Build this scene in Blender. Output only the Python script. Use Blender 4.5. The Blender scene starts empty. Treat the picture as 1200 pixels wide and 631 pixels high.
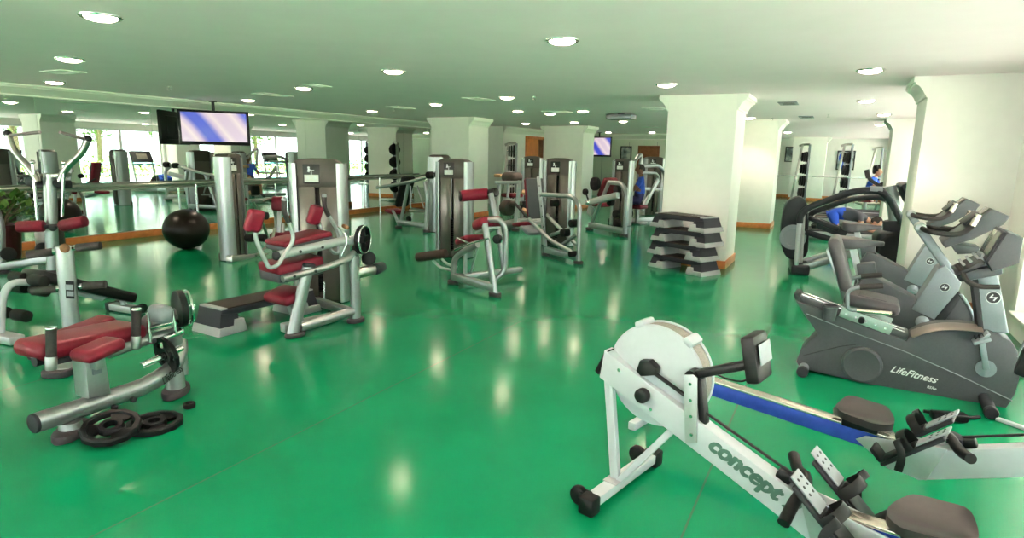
import bpy, bmesh, math, random
from mathutils import Vector as V, Matrix as MX, Euler
random.seed(7)
PI = math.pi
S = bpy.context.scene
COL = S.collection
# ---------------------------------------------------------------- camera
FPX, CAMH = 713.1, 1.6
CEIL = 2.5
EXPO = 0.84
def cam_axes(yaw, pitch, roll):
    f = V((math.cos(yaw), math.sin(yaw), 0)); r = V((math.sin(yaw), -math.cos(yaw), 0)); u = V((0, 0, 1))
    f2 = f*math.cos(pitch) - u*math.sin(pitch); u2 = u*math.cos(pitch) + f*math.sin(pitch)
    return r*math.cos(roll) - u2*math.sin(roll), u2*math.cos(roll) + r*math.sin(roll), f2
CR, CU, CF = cam_axes(math.radians(27.856), math.radians(10.625), math.radians(-1.018))
CO = V((0, 0, CAMH))
cd = bpy.data.cameras.new('camera'); cam = bpy.data.objects.new('camera', cd); COL.objects.link(cam)
cd.sensor_width = 36; cd.lens = 36*FPX/1200; cd.clip_start = .05; cd.clip_end = 300
m = MX.Identity(4)
for i in range(3):
    m[i][0], m[i][1], m[i][2], m[i][3] = CR[i], CU[i], -CF[i], CO[i]
cam.matrix_world = m
S.camera = cam
def ray(px, py): return CR*((px-600)/FPX) - CU*((py-315.5)/FPX) + CF
def F(px, py, z=0):                       # measured point on a level plane
    d = ray(px, py); t = (z-CAMH)/d.z
    return V((d.x*t, d.y*t, z))
def FY(px, py, y):                        # measured point on a plane parallel to the mirror wall
    d = ray(px, py); return CO + d*(y/d.y)
def FX(px, py, x):
    d = ray(px, py); return CO + d*(x/d.x)
# ---------------------------------------------------------------- materials
def mat(name, col, rough=.5, metal=0, noise=0, nscale=30, bump=0, bscale=200, coat=0, emit=None, estr=0, spec=.2):
    M = bpy.data.materials.new(name); M.use_nodes = True
    nt = M.node_tree; b = nt.nodes['Principled BSDF']
    b.inputs['Base Color'].default_value = (*col, 1); b.inputs['Roughness'].default_value = rough
    b.inputs['Metallic'].default_value = metal; b.inputs['Specular IOR Level'].default_value = spec
    if coat: b.inputs['Coat Weight'].default_value = coat; b.inputs['Coat Roughness'].default_value = .1
    if emit: b.inputs['Emission Color'].default_value = (*emit, 1); b.inputs['Emission Strength'].default_value = estr
    tc = nt.nodes.new('ShaderNodeTexCoord')
    if noise:
        n = nt.nodes.new('ShaderNodeTexNoise'); n.inputs['Scale'].default_value = nscale; n.inputs['Detail'].default_value = 5
        nt.links.new(tc.outputs['Object'], n.inputs['Vector'])
        r = nt.nodes.new('ShaderNodeValToRGB')
        r.color_ramp.elements[0].position = .3; r.color_ramp.elements[1].position = .7
        r.color_ramp.elements[0].color = (*[c*(1-noise) for c in col], 1); r.color_ramp.elements[1].color = (*[min(1, c*(1+noise)) for c in col], 1)
        nt.links.new(n.outputs['Fac'], r.inputs['Fac']); nt.links.new(r.outputs['Color'], b.inputs['Base Color'])
    if bump:
        n2 = nt.nodes.new('ShaderNodeTexNoise'); n2.inputs['Scale'].default_value = bscale; n2.inputs['Detail'].default_value = 3
        nt.links.new(tc.outputs['Object'], n2.inputs['Vector'])
        bp = nt.nodes.new('ShaderNodeBump'); bp.inputs['Strength'].default_value = bump; bp.inputs['Distance'].default_value = .002
        nt.links.new(n2.outputs['Fac'], bp.inputs['Height']); nt.links.new(bp.outputs['Normal'], b.inputs['Normal'])
    return M
M = {}
M['silver'] = mat('silver_paint', (.36, .37, .385), .3, .75, .04, 60)
M['silver_light'] = mat('pale_silver_paint', (.46, .475, .50), .35, .45, .03, 60)
M['chrome'] = mat('chrome', (.8, .8, .8), .12, 1, .02, 40)
M['steel'] = mat('brushed_steel', (.46, .44, .41), .28, 1, .08, 90)
M['white_paint'] = mat('white_enamel', (.52, .545, .60), .3, .0, .02, 40)
M['grey_frame'] = mat('grey_paint', (.22, .24, .27), .4, .3, .04, 60)
M['bike_grey'] = mat('slate_shell', (.082, .086, .098), .42, .1, .06, 80, .15, 600)
M['bike_light'] = mat('light_grey_shell', (.27, .30, .34), .4, .3, .04, 80)
M['dark_grey'] = mat('dark_grey_plastic', (.026, .027, .033), .45, 0, .08, 60, .15, 500)
M['black'] = mat('black_plastic', (.007, .007, .008), .4, 0, .2, 60, .1, 400)
M['rubber'] = mat('black_rubber', (.010, .0095, .010), .6, 0, .2, 50, .3, 300)
M['grip'] = mat('grip_rubber', (.035, .030, .031), .65, 0, .15, 80, .3, 400)
M['foot'] = mat('foot_rubber', (.06, .05, .058), .55, 0, .1, 60)
M['vinyl'] = mat('black_vinyl', (.012, .012, .013), .33, 0, .15, 40, .25, 500)
M['red'] = mat('burgundy_vinyl', (.14, .008, .020), .33, 0, .12, 35, .25, 500)
M['stack'] = mat('bronze_grey_shroud', (.105, .092, .082), .38, .45, .06, 50)
M['smoke'] = mat('smoked_panel', (.15, .13, .115), .2, .55, .05, 30)
M['placard'] = mat('placard_black', (.012, .012, .012), .3)
M['paper'] = mat('white_print', (.72, .72, .70), .6, 0, .15, 300)
M['seatgrey'] = mat('grey_saddle', (.065, .06, .068), .42, 0, .06, 50, .25, 500)
M['rail_blue'] = mat('blue_film', (.03, .07, .42), .25, .2, .1, 30)
M['rail_top'] = mat('satin_steel_rail', (.70, .64, .56), .25, .9, .05, 50)
M['plate_grey'] = mat('grey_plastic_plate', (.30, .32, .36), .4)
M['step_top'] = mat('worn_tread', (.034, .024, .021), .55, 0, .25, 60, .6, 250)
M['step_grey'] = mat('slate_block', (.032, .032, .042), .5, 0, .06, 50)
M['step_light'] = mat('light_grey_block', (.36, .36, .38), .5, 0, .04, 50)
M['green_text'] = mat('green_ink', (.085, .17, .14), .5)
M['white_text'] = mat('white_ink', (.75, .77, .8), .5)
M['black_text'] = mat('black_ink', (.02, .02, .02), .5)
M['red_text'] = mat('red_ink', (.55, .02, .03), .5)
M['screen'] = mat('grey_lcd', (.20, .195, .17), .18, 0, .1, 12)
M['ball'] = mat('black_ball', (.012, .009, .007), .3, 0, .15, 20)
M['skin'] = mat('skin', (.50, .27, .19), .55, 0, .06, 60)
M['skin_dark'] = mat('brown_skin', (.22, .11, .07), .55, 0, .06, 60)
M['hair'] = mat('dark_hair', (.02, .016, .014), .6, 0, .3, 120, .6, 300)
M['blue_cloth'] = mat('blue_cloth', (.02, .07, .42), .8, 0, .12, 60, .4, 250)
M['dark_cloth'] = mat('charcoal_cloth', (.06, .06, .075), .85, 0, .12, 60, .4, 250)
M['navy'] = mat('navy_cloth', (.03, .03, .10), .85, 0, .12, 60, .4, 250)
M['wood'] = mat('orange_wood', (.50, .17, .05), .35, 0, .18, 9, .1, 120)
M['wood_dark'] = mat('brown_wood', (.20, .075, .03), .35, 0, .2, 9, .1, 120)
M['wall'] = mat('cream_plaster', (.90, .88, .85), .75, 0, .015, 8, .15, 120)
M['crown'] = mat('white_plaster', (.86, .85, .82), .6, 0, .01, 8)
M['alu'] = mat('window_aluminium', (.72, .74, .74), .4, .3, .02, 20)
M['iron'] = mat('cast_iron', (.010, .010, .012), .42, .3, .2, 70, .5, 250)
M['red_iron'] = mat('oxblood_pot', (.055, .012, .014), .3, 0, .1, 20)
M['yellow'] = mat('ochre_metal', (.30, .22, .08), .4, .5, .1, 40)
# ---------------------------------------------------------------- mesh builder
def round_path(pts, rad, n=6):
    pts = [V(p) for p in pts]
    if rad <= 0 or len(pts) < 3: return pts
    out = [pts[0]]
    for i in range(1, len(pts)-1):
        a, b, c = pts[i-1], pts[i], pts[i+1]
        u, w = (a-b), (c-b); la, lc = u.length, w.length
        if la < 1e-6 or lc < 1e-6: continue
        u.normalize(); w.normalize()
        r = min(rad, la*.48, lc*.48)
        p, q = b+u*r, b+w*r
        for k in range(n+1):
            t = k/n
            out.append(p*(1-t)**2 + b*2*t*(1-t) + q*t*t)
    out.append(pts[-1])
    return out
def rot_to(d):                            # matrix whose z axis is d
    return V(d).to_track_quat('Z', 'Y').to_matrix()
class MB:
    def __init__(s): s.bm = bmesh.new()
    def _add(s, t, mx=None):
        if mx is not None: bmesh.ops.transform(t, matrix=mx, verts=t.verts)
        vs = [s.bm.verts.new(v.co) for v in t.verts]
        t.verts.index_update()
        for f in t.faces:
            try: s.bm.faces.new([vs[v.index] for v in f.verts])
            except ValueError: pass
        t.free(); return s
    def box(s, c, size, rot=None, bev=0, seg=2):
        t = bmesh.new(); bmesh.ops.create_cube(t, size=1)
        for v in t.verts: v.co = V((v.co.x*size[0], v.co.y*size[1], v.co.z*size[2]))
        if bev: bmesh.ops.bevel(t, geom=t.edges[:], offset=min(bev, min(size)*.49), segments=seg, profile=.5, affect='EDGES')
        R = (Euler(rot).to_matrix() if isinstance(rot, (tuple, list)) else rot) if rot is not None else MX.Identity(3)
        return s._add(t, MX.Translation(V(c)) @ R.to_4x4())
    def beam(s, a, b, w, h, bev=.008, up=(0, 0, 1), ext=0):       # rectangular bar from a to b, w across, h in the up sense
        a, b = V(a), V(b); d = (b-a); L = d.length + 2*ext; d.normalize()
        y = V(up).cross(d)
        if y.length < 1e-4: y = V((0, 1, 0))
        y.normalize(); z = d.cross(y)
        R = MX((d, y, z)).transposed()
        return s.box((a+b)/2, (L, w, h), R, bev)
    def tube(s, pts, r, rad=0, seg=10, oval=None, side=(0, 1, 0), n=6, closed=False):
        P = round_path(pts, rad, n) if not closed else [V(p) for p in pts]
        N = len(P); rings = []; side = V(side)
        for i, p in enumerate(P):
            if closed: d = P[(i+1) % N]-P[i-1]
            else: d = (P[min(i+1, N-1)]-P[max(i-1, 0)])
            d.normalize()
            x = side - d*side.dot(d)
            if x.length < 1e-3: x = V((1, 0, 0)) - d*d.x
            if x.length < 1e-3: x = V((0, 0, 1)) - d*d.z
            x.normalize(); y = d.cross(x)
            ra, rb = (oval if oval else (r, r))
            if callable(r): ra = rb = r(i/(N-1))
            rings.append([s.bm.verts.new(p + x*ra*math.cos(2*PI*k/seg) + y*rb*math.sin(2*PI*k/seg)) for k in range(seg)])
        for i in range(N if closed else N-1):
            A, B = rings[i], rings[(i+1) % N]
            for k in range(seg): s.bm.faces.new((A[k], A[(k+1) % seg], B[(k+1) % seg], B[k]))
        if not closed:
            s.bm.faces.new(rings[0][::-1]); s.bm.faces.new(rings[-1])
        return s
    def lathe(s, p0, axis, prof, seg=24):                        # prof: (radius, height) along axis
        R = rot_to(axis); p0 = V(p0); rings = []
        for r, h in prof:
            if r < 1e-5: rings.append([s.bm.verts.new(p0 + R @ V((0, 0, h)))])
            else: rings.append([s.bm.verts.new(p0 + R @ V((r*math.cos(2*PI*k/seg), r*math.sin(2*PI*k/seg), h))) for k in range(seg)])
        for A, B in zip(rings, rings[1:]):
            for k in range(seg):
                a, b = (A[k % len(A)], A[(k+1) % len(A)]), (B[k % len(B)], B[(k+1) % len(B)])
                vs = []
                for v in (a[0], a[1], b[1], b[0]):
                    if v not in vs: vs.append(v)
                if len(vs) > 2: s.bm.faces.new(vs)
        if len(rings[0]) > 1: s.bm.faces.new(rings[0][::-1])
        if len(rings[-1]) > 1: s.bm.faces.new(rings[-1])
        return s
    def cyl(s, a, b, r, r2=None, seg=20, bev=0):
        a, b = V(a), V(b); L = (b-a).length; r2 = r if r2 is None else r2
        e = min(bev, L*.45, r*.9)
        prof = [(r-e, 0), (r-e*.3, e*.3), (r, e), (r2, L-e), (r2-e*.3, L-e*.3), (r2-e, L)] if e else [(r, 0), (r2, L)]
        return s.lathe(a, b-a, prof, seg)
    def sphere(s, c, r, sc=(1, 1, 1), seg=20, rot=None):
        t = bmesh.new(); bmesh.ops.create_uvsphere(t, u_segments=seg, v_segments=max(6, seg*2//3), radius=r)
        R = Euler(rot).to_matrix().to_4x4() if rot else MX.Identity(4)
        return s._add(t, MX.Translation(V(c)) @ R @ MX.Diagonal((*sc, 1)))
    def prism(s, poly, y0, y1, bev=0, mx=None, seg=2, smooth=0):  # outline in local x-z, thickness along y
        t = bmesh.new()
        if smooth: poly = smooth_poly(poly, smooth)
        A = [t.verts.new((p[0], y0, p[-1])) for p in poly]
        f = t.faces.new(A)
        r = bmesh.ops.extrude_face_region(t, geom=[f])
        for v in r['geom']:
            if isinstance(v, bmesh.types.BMVert): v.co.y = y1
        bmesh.ops.recalc_face_normals(t, faces=t.faces)
        if bev:
            es = [e for e in t.edges if abs(e.verts[0].co.y-e.verts[1].co.y) < 1e-6]
            bmesh.ops.bevel(t, geom=es, offset=bev, segments=seg, profile=.5, affect='EDGES', clamp_overlap=True)
        return s._add(t, mx)
    def quadstrip(s, rows):                                       # grid of points
        R = [[s.bm.verts.new(V(p)) for p in row] for row in rows]
        for a, b in zip(R, R[1:]):
            for k in range(len(a)-1): s.bm.faces.new((a[k], a[k+1], b[k+1], b[k]))
        return s
    def plane(s, a, b, c, d):
        s.bm.faces.new([s.bm.verts.new(V(p)) for p in (a, b, c, d)]); return s
def smooth_poly(poly, n):
    P = [V((p[0], p[-1])) for p in poly]; N = len(P); out = []
    for i in range(N):
        p0, p1, p2, p3 = P[i-1], P[i], P[(i+1) % N], P[(i+2) % N]
        for k in range(n):
            t = k/n
            q = .5*((2*p1) + (p2-p0)*t + (2*p0-5*p1+4*p2-p3)*t*t + (3*p1-p0-3*p2+p3)*t**3)
            out.append((q.x, q.y))
    return out
def link_mesh(name, mb, material, parent=None, sharp=35):
    bmesh.ops.recalc_face_normals(mb.bm, faces=mb.bm.faces)
    me = bpy.data.meshes.new(name); mb.bm.to_mesh(me); mb.bm.free()
    for p in me.polygons: p.use_smooth = True
    me.set_sharp_from_angle(angle=math.radians(sharp))
    o = bpy.data.objects.new(name, me); COL.objects.link(o)
    me.materials.append(M[material] if isinstance(material, str) else material)
    if parent is not None: o.parent = parent
    return o
def tag(o, label=None, cat=None, group=None, kind=None):
    if label: o['label'] = label
    if cat: o['category'] = cat
    if group: o['group'] = group
    if kind: o['kind'] = kind
    return o
def struct(name, mb, material): return tag(link_mesh(name, mb, material), kind='structure')
class T:                                  # a thing: an Empty at its base, x along d, parts in its own frame
    def __init__(s, name, label, cat, o, d=0, group=None):
        s.e = bpy.data.objects.new(name, None); COL.objects.link(s.e)
        s.o = V((o[0], o[1], o[2] if len(o) > 2 else 0))
        s.a = math.atan2(d[1], d[0]) if not isinstance(d, (int, float)) else d
        s.e.location = s.o; s.e.rotation_euler = (0, 0, s.a); s.e.empty_display_size = .1
        tag(s.e, label, cat, group)
        s.X = V((math.cos(s.a), math.sin(s.a), 0)); s.Y = V((-s.X.y, s.X.x, 0))
    def w2l(s, p): q = V(p)-s.o; return V((q.dot(s.X), q.dot(s.Y), q.z))
    def at(s, px, py, y=0):               # measured point on the thing's own plane y
        d = ray(px, py); t = (y-(CO-s.o).dot(s.Y))/d.dot(s.Y); return s.w2l(CO+d*t)
    def atx(s, px, py, x=0):
        d = ray(px, py); t = (x-(CO-s.o).dot(s.X))/d.dot(s.X); return s.w2l(CO+d*t)
    def fl(s, px, py, z=0): return s.w2l(F(px, py, z+s.o.z if False else z))
    def pts(s, y, *pp): return [s.at(p[0], p[1], p[2] if len(p) > 2 else y) for p in pp]
    def p(s, name, mb, material, parent=None, label=None):
        o = link_mesh(name, mb, material, parent or s.e)
        if label: o['label'] = label
        return o
    def copy(s, label, o, d=0, group=None):
        n = object.__new__(T); n.o = V((o[0], o[1], o[2] if len(o) > 2 else 0))
        n.a = math.atan2(d[1], d[0]) if not isinstance(d, (int, float)) else d
        n.X = V((math.cos(n.a), math.sin(n.a), 0)); n.Y = V((-n.X.y, n.X.x, 0))
        n.e = copy_tree(s.e); n.e.location = n.o; n.e.rotation_euler = (0, 0, n.a); n.e['label'] = label
        if group: n.e['group'] = group
        return n
def copy_tree(o, parent=None):
    c = o.copy(); COL.objects.link(c)
    if parent is not None: c.parent = parent
    for ch in [x for x in list(COL.objects) if x.parent is o]: copy_tree(ch, c)
    return c
def lettering(name, body, t, parent, material, origin, xdir, ydir, height, width=None, shear=0, bold=0.0, depth=.0015, heavy=0):
    cu = bpy.data.curves.new(name, 'FONT'); cu.body = body; cu.size = 1; cu.shear = shear; cu.offset = bold; cu.extrude = .002
    tmp = bpy.data.objects.new(name, cu); COL.objects.link(tmp)
    bpy.context.view_layer.update()
    me = bpy.data.meshes.new_from_object(tmp.evaluated_get(bpy.context.evaluated_depsgraph_get()))
    bpy.data.objects.remove(tmp)
    xs = [v.co.x for v in me.vertices]; ys = [v.co.y for v in me.vertices]
    w, h, x0, y0 = max(xs)-min(xs), max(ys)-min(ys), min(xs), min(ys)
    sy = height/h; sx = (width/w) if width else sy
    X = V(xdir).normalized(); Y = V(ydir).normalized(); N = X.cross(Y)
    O = V(origin)
    for v in me.vertices:
        v.co = O + X*((v.co.x-x0)*sx) + Y*((v.co.y-y0)*sy) + N*(depth*(1 if v.co.z > 0 else -.3))
    if heavy:                             # thicken the strokes by overlaying shifted outlines
        b = bmesh.new(); b.from_mesh(me); src = b.faces[:]
        for dx, dy in ((heavy, 0), (heavy*.5, heavy*.35), (heavy*.5, -heavy*.35)):
            r = bmesh.ops.duplicate(b, geom=src); bmesh.ops.translate(b, vec=X*dx+Y*dy+N*.00005, verts=[v for v in r['geom'] if isinstance(v, bmesh.types.BMVert)])
        b.to_mesh(me); b.free()
    me.materials.clear(); me.materials.append(M[material])
    o = bpy.data.objects.new(name, me); COL.objects.link(o); o.parent = parent
    return o
# ---------------------------------------------------------------- shell
X0, X1, YW, YM = -4.5, 29.0, -1.6, 11.15
def floor_mat():
    Mt = mat('green_vinyl_floor', (.002, .18, .08), .14, spec=.22)
    nt = Mt.node_tree; b = nt.nodes['Principled BSDF']; L = nt.links
    tc = nt.nodes.new('ShaderNodeTexCoord')
    n = nt.nodes.new('ShaderNodeTexNoise'); n.inputs['Scale'].default_value = 1.3; n.inputs['Detail'].default_value = 6
    L.new(tc.outputs['Object'], n.inputs['Vector'])
    r = nt.nodes.new('ShaderNodeValToRGB')
    r.color_ramp.elements[0].position = .3; r.color_ramp.elements[0].color = (.0015, .160, .066, 1)
    r.color_ramp.elements[1].position = .72; r.color_ramp.elements[1].color = (.003, .20, .086, 1)
    L.new(n.outputs['Fac'], r.inputs['Fac'])
    n3 = nt.nodes.new('ShaderNodeTexNoise'); n3.inputs['Scale'].default_value = 260; n3.inputs['Detail'].default_value = 2
    L.new(tc.outputs['Object'], n3.inputs['Vector'])
    mx = nt.nodes.new('ShaderNodeMix'); mx.data_type = 'RGBA'; mx.blend_type = 'OVERLAY'; mx.inputs[0].default_value = .12
    L.new(r.outputs['Color'], mx.inputs[6]); L.new(n3.outputs['Color'], mx.inputs[7])
    # welded joints between the sheets, running along the room
    sep = nt.nodes.new('ShaderNodeSeparateXYZ'); L.new(tc.outputs['Object'], sep.inputs[0])
    last = mx.outputs[2]
    for ys in SEAMS:
        a = nt.nodes.new('ShaderNodeMath'); a.operation = 'SUBTRACT'; L.new(sep.outputs['Y'], a.inputs[0]); a.inputs[1].default_value = ys
        c = nt.nodes.new('ShaderNodeMath'); c.operation = 'ABSOLUTE'; L.new(a.outputs[0], c.inputs[0])
        d = nt.nodes.new('ShaderNodeMath'); d.operation = 'LESS_THAN'; L.new(c.outputs[0], d.inputs[0]); d.inputs[1].default_value = .005
        e = nt.nodes.new('ShaderNodeMath'); e.operation = 'MULTIPLY'; L.new(d.outputs[0], e.inputs[0]); e.inputs[1].default_value = .7
        q = nt.nodes.new('ShaderNodeMix'); q.data_type = 'RGBA'; L.new(e.outputs[0], q.inputs[0]); L.new(last, q.inputs[6]); q.inputs[7].default_value = (.06, .10, .06, 1)
        last = q.outputs[2]
    L.new(last, b.inputs['Base Color'])
    n2 = nt.nodes.new('ShaderNodeTexNoise'); n2.inputs['Scale'].default_value = 2.2; n2.inputs['Detail'].default_value = 4
    L.new(tc.outputs['Object'], n2.inputs['Vector'])
    mr = nt.nodes.new('ShaderNodeMapRange'); mr.inputs[3].default_value = .10; mr.inputs[4].default_value = .19
    L.new(n2.outputs['Fac'], mr.inputs[0]); L.new(mr.outputs[0], b.inputs['Roughness'])
    bp = nt.nodes.new('ShaderNodeBump'); bp.inputs['Strength'].default_value = .06; bp.inputs['Distance'].default_value = .002
    n4 = nt.nodes.new('ShaderNodeTexNoise'); n4.inputs['Scale'].default_value = 90
    L.new(tc.outputs['Object'], n4.inputs['Vector']); L.new(n4.outputs['Fac'], bp.inputs['Height']); L.new(bp.outputs['Normal'], b.inputs['Normal'])
    return Mt
ys1, ys2 = F(360, 502.6).y, F(837, 539.5).y
SEAMS = [ys1, ys2, ys1+(ys1-ys2), ys1+2*(ys1-ys2)]
struct('floor', MB().box(((X0+X1)/2, (YW+YM)/2, -.05), (X1-X0+.4, YM-YW+.6, .1)), floor_mat())
struct('ceiling', MB().box(((X0+X1)/2, (YW+YM)/2, CEIL+.06), (X1-X0+.4, YM-YW+.6, .12)), mat('bounce_offset_ceiling', (.95, .82, .86), .8, 0, .015, 3))  # pink tint in the colour offsets green light bounced off the floor
struct('wall_left', MB().box(((X0+X1)/2, YM+.1, CEIL/2), (X1-X0+.4, .14, CEIL)), 'wall')
struct('wall_back', MB().box((X1+.1, (YW+YM)/2, CEIL/2), (.2, YM-YW+.4, CEIL)), 'wall')
q = MB()
for z0, z1 in ((0, .2), (2.3, CEIL)): q.box((X0-.1, (YW+YM)/2, (z0+z1)/2), (.2, YM-YW+.4, z1-z0))
for y0, y1 in ((YW-.2, -1.2), (10.7, YM+.2)): q.box((X0-.1, (y0+y1)/2, 1.25), (.2, y1-y0, 2.1))
struct('wall_front', q, 'wall')
# window wall on the right: bays between solid piers
SILL, HEAD = .2, 2.3
bays = [(X0+.3, 7.2), (9.1, 15.3), (16.5, X1-.5)]
w = MB(); YC = YW-.12
w.box(((X0+X1)/2, YC, SILL/2), (X1-X0, .24, SILL)); w.box(((X0+X1)/2, YC, (HEAD+CEIL)/2), (X1-X0, .24, CEIL-HEAD))
ed = [X0]+[v for b in bays for v in b]+[X1]
for a, b in zip(ed[::2], ed[1::2]): w.box(((a+b)/2, YC, (SILL+HEAD)/2), (b-a, .24, HEAD-SILL))
struct('wall_right', w, 'wall')
glass = bpy.data.materials.new('window_glass'); glass.use_nodes = True
nt = glass.node_tree; nt.nodes.clear()
o_ = nt.nodes.new('ShaderNodeOutputMaterial'); mx_ = nt.nodes.new('ShaderNodeMixShader'); tr_ = nt.nodes.new('ShaderNodeBsdfTransparent'); gl_ = nt.nodes.new('ShaderNodeBsdfGlossy')
tr_.inputs[0].default_value = (.93, .97, .95, 1); gl_.inputs['Roughness'].default_value = .02; mx_.inputs[0].default_value = .06
nt.links.new(tr_.outputs[0], mx_.inputs[1]); nt.links.new(gl_.outputs[0], mx_.inputs[2]); nt.links.new(mx_.outputs[0], o_.inputs[0])
k = 0
for a, b in bays:
    n = round((b-a)/1.45); s = (b-a)/n
    for i in range(n):
        k += 1; u, v = a+i*s, a+(i+1)*s; f = MB(); yy = YW-.16
        for x in (u+.025, v-.025): f.box((x, yy, (SILL+HEAD)/2), (.05, .07, HEAD-SILL), bev=.006)
        for z in (SILL+.03, HEAD-.03): f.box(((u+v)/2, yy, z), (v-u-.1, .07, .06), bev=.006)
        fo = struct('window_%d' % k, f, 'alu')
        g = link_mesh('window_pane', MB().box(((u+v)/2, yy, (SILL+HEAD)/2), (v-u-.1, .008, HEAD-SILL-.12)), glass, fo)
    struct('trim_sill', MB().box(((a+b)/2, YW-.05, SILL+.012), (b-a, .2, .03), bev=.006), 'crown')
    pl = bpy.data.lights.new('daylight_portal', 'AREA'); pl.shape = 'RECTANGLE'; pl.size = b-a; pl.size_y = HEAD-SILL; pl.cycles.is_portal = True
    po = bpy.data.objects.new('daylight_portal', pl); COL.objects.link(po); po.location = ((a+b)/2, YW-.3, (SILL+HEAD)/2); po.rotation_euler = (-PI/2, 0, PI)
n = 8; s = 11.9/n
for i in range(n):                        # unseen glazing added behind the camera to bring daylight deeper
    k += 1; u, v = -1.2+i*s, -1.2+(i+1)*s; f = MB()
    for y in (u+.025, v-.025): f.box((X0-.12, y, 1.25), (.07, .05, 2.1), bev=.006)
    for z in (.23, 2.27): f.box((X0-.12, (u+v)/2, z), (.07, v-u-.1, .06), bev=.006)
    fo = struct('window_%d' % k, f, 'alu')
    link_mesh('window_pane', MB().box((X0-.12, (u+v)/2, 1.25), (.008, v-u-.1, 1.98)), glass, fo)
pl = bpy.data.lights.new('daylight_portal', 'AREA'); pl.shape = 'RECTANGLE'; pl.size = 2.1; pl.size_y = 11.9; pl.cycles.is_portal = True
po = bpy.data.objects.new('daylight_portal', pl); COL.objects.link(po); po.location = (X0-.25, 4.75, 1.25); po.rotation_euler = (0, -PI/2, 0)
# pillars with coved capitals
PROF = [(2.28, 0), (2.28, .018), (2.305, .018), (2.315, .03), (2.35, .045), (2.40, .085), (2.42, .12), (2.44, .12), (2.44, .14), (2.5, .14)]
def side_crown(x0, x1, y, sgn, prof=PROF):
    q = MB(); poly = [(y+sgn*o, z) for z, o in prof]+[(y-sgn*.01, 2.5), (y-sgn*.01, 2.28)]
    A = [q.bm.verts.new((x0-.004, p[0], p[1])) for p in poly]; B = [q.bm.verts.new((x1+.004, p[0], p[1])) for p in poly]
    q.bm.faces.new(A); q.bm.faces.new(B)
    for k in range(len(poly)): q.bm.faces.new((A[k], A[(k+1) % len(poly)], B[(k+1) % len(poly)], B[k]))
    return q
pk = 0
def pillar(x0, x1, y0, y1, sides=(0, 1)):
    global pk
    pk += 1
    struct('pillar_%d' % pk, MB().box(((x0+x1)/2, (y0+y1)/2, CEIL/2), (x1-x0, y1-y0, CEIL), bev=.006), 'wall')
    for sd in sides: struct('trim_capital', side_crown(x0, x1, y1 if sd else y0, 1 if sd else -1), 'crown')
    q = MB(); t = .02
    for c, sz in ((((x0+x1)/2, y0-t/2, .06), (x1-x0+2*t, t, .12)), (((x0+x1)/2, y1+t/2, .06), (x1-x0+2*t, t, .12)), ((x0-t/2, (y0+y1)/2, .06), (t, y1-y0, .12)), ((x1+t/2, (y0+y1)/2, .06), (t, y1-y0, .12))):
        q.box(c, sz, bev=.003)
    struct('baseboard_pillar', q, 'wood')
pillar(9.25, 10.15, 1.36, 2.33)
pillar(15.4, 16.3, 1.33, 2.30)
pillar(27.2, 28.0, .55, 1.75)
pillar(13.1, 14.05, 8.19, 9.33)
pillar(17.6, 18.55, 6.95, 8.25)
pillar(7.98, 8.95, YW-.02, -.74, (1,))
pillar(15.4, 16.4, YW-.02, -.90, (1,))
# bulkhead cornice over the mirrors
q = MB(); prof = [(10.70, 2.5), (10.70, 2.478), (10.73, 2.468), (10.745, 2.45), (10.80, 2.44), (11.06, 2.37), (11.06, 2.35), (11.12, 2.35)]
q.quadstrip([[(x, y, z) for y, z in prof] for x in (X0, 17.6)])
struct('trim_cornice', q, 'crown')
# mirrors in front of the left wall
mir = bpy.data.materials.new('silvered_mirror'); mir.use_nodes = True
b_ = mir.node_tree.nodes['Principled BSDF']; b_.inputs['Metallic'].default_value = 1; b_.inputs['Roughness'].default_value = .012; b_.inputs['Base Color'].default_value = (.86, .91, .88, 1)
mn = mir.node_tree.nodes.new('ShaderNodeTexNoise'); mn.inputs['Scale'].default_value = .6; mb_ = mir.node_tree.nodes.new('ShaderNodeBump'); mb_.inputs['Strength'].default_value = .01; mb_.inputs['Distance'].default_value = .01
mir.node_tree.links.new(mn.outputs['Fac'], mb_.inputs['Height']); mir.node_tree.links.new(mb_.outputs['Normal'], b_.inputs['Normal'])
seams = [5.13+1.83*i for i in range(-5, 7)]+[17.58]
MIRL = {5.13: 'tall wall mirror panel behind the black ball', 3.3: 'tall wall mirror panel behind the potted plant', 6.96: 'tall wall mirror panel behind the hanging television', 8.79: 'tall wall mirror panel behind the abdominal machine tower', 10.62: 'tall wall mirror panel beside the chest press, showing the seated man', 12.45: 'tall wall mirror panel behind the chest press tower', 14.28: 'tall wall mirror panel partly hidden by the first square pillar'}
for u, v in zip(seams, seams[1:]):
    o = link_mesh('wall_mirror', MB().box(((u+v)/2, YM-.012+.03, (.13+2.35)/2), (v-u-.006, .02, 2.35-.13)), mir)
    lab = [t for kx, t in MIRL.items() if abs(kx-u) < .05]
    if lab: tag(o, lab[0], 'mirror', 'mirror panels along the wall')
    else: tag(o, None, None, None, 'structure')
bb = MB().box(((X0+17.6)/2, YM-.0, .06), (17.6-X0, .06, .12), bev=.008)
struct('baseboard_left', bb, 'wood')
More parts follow.
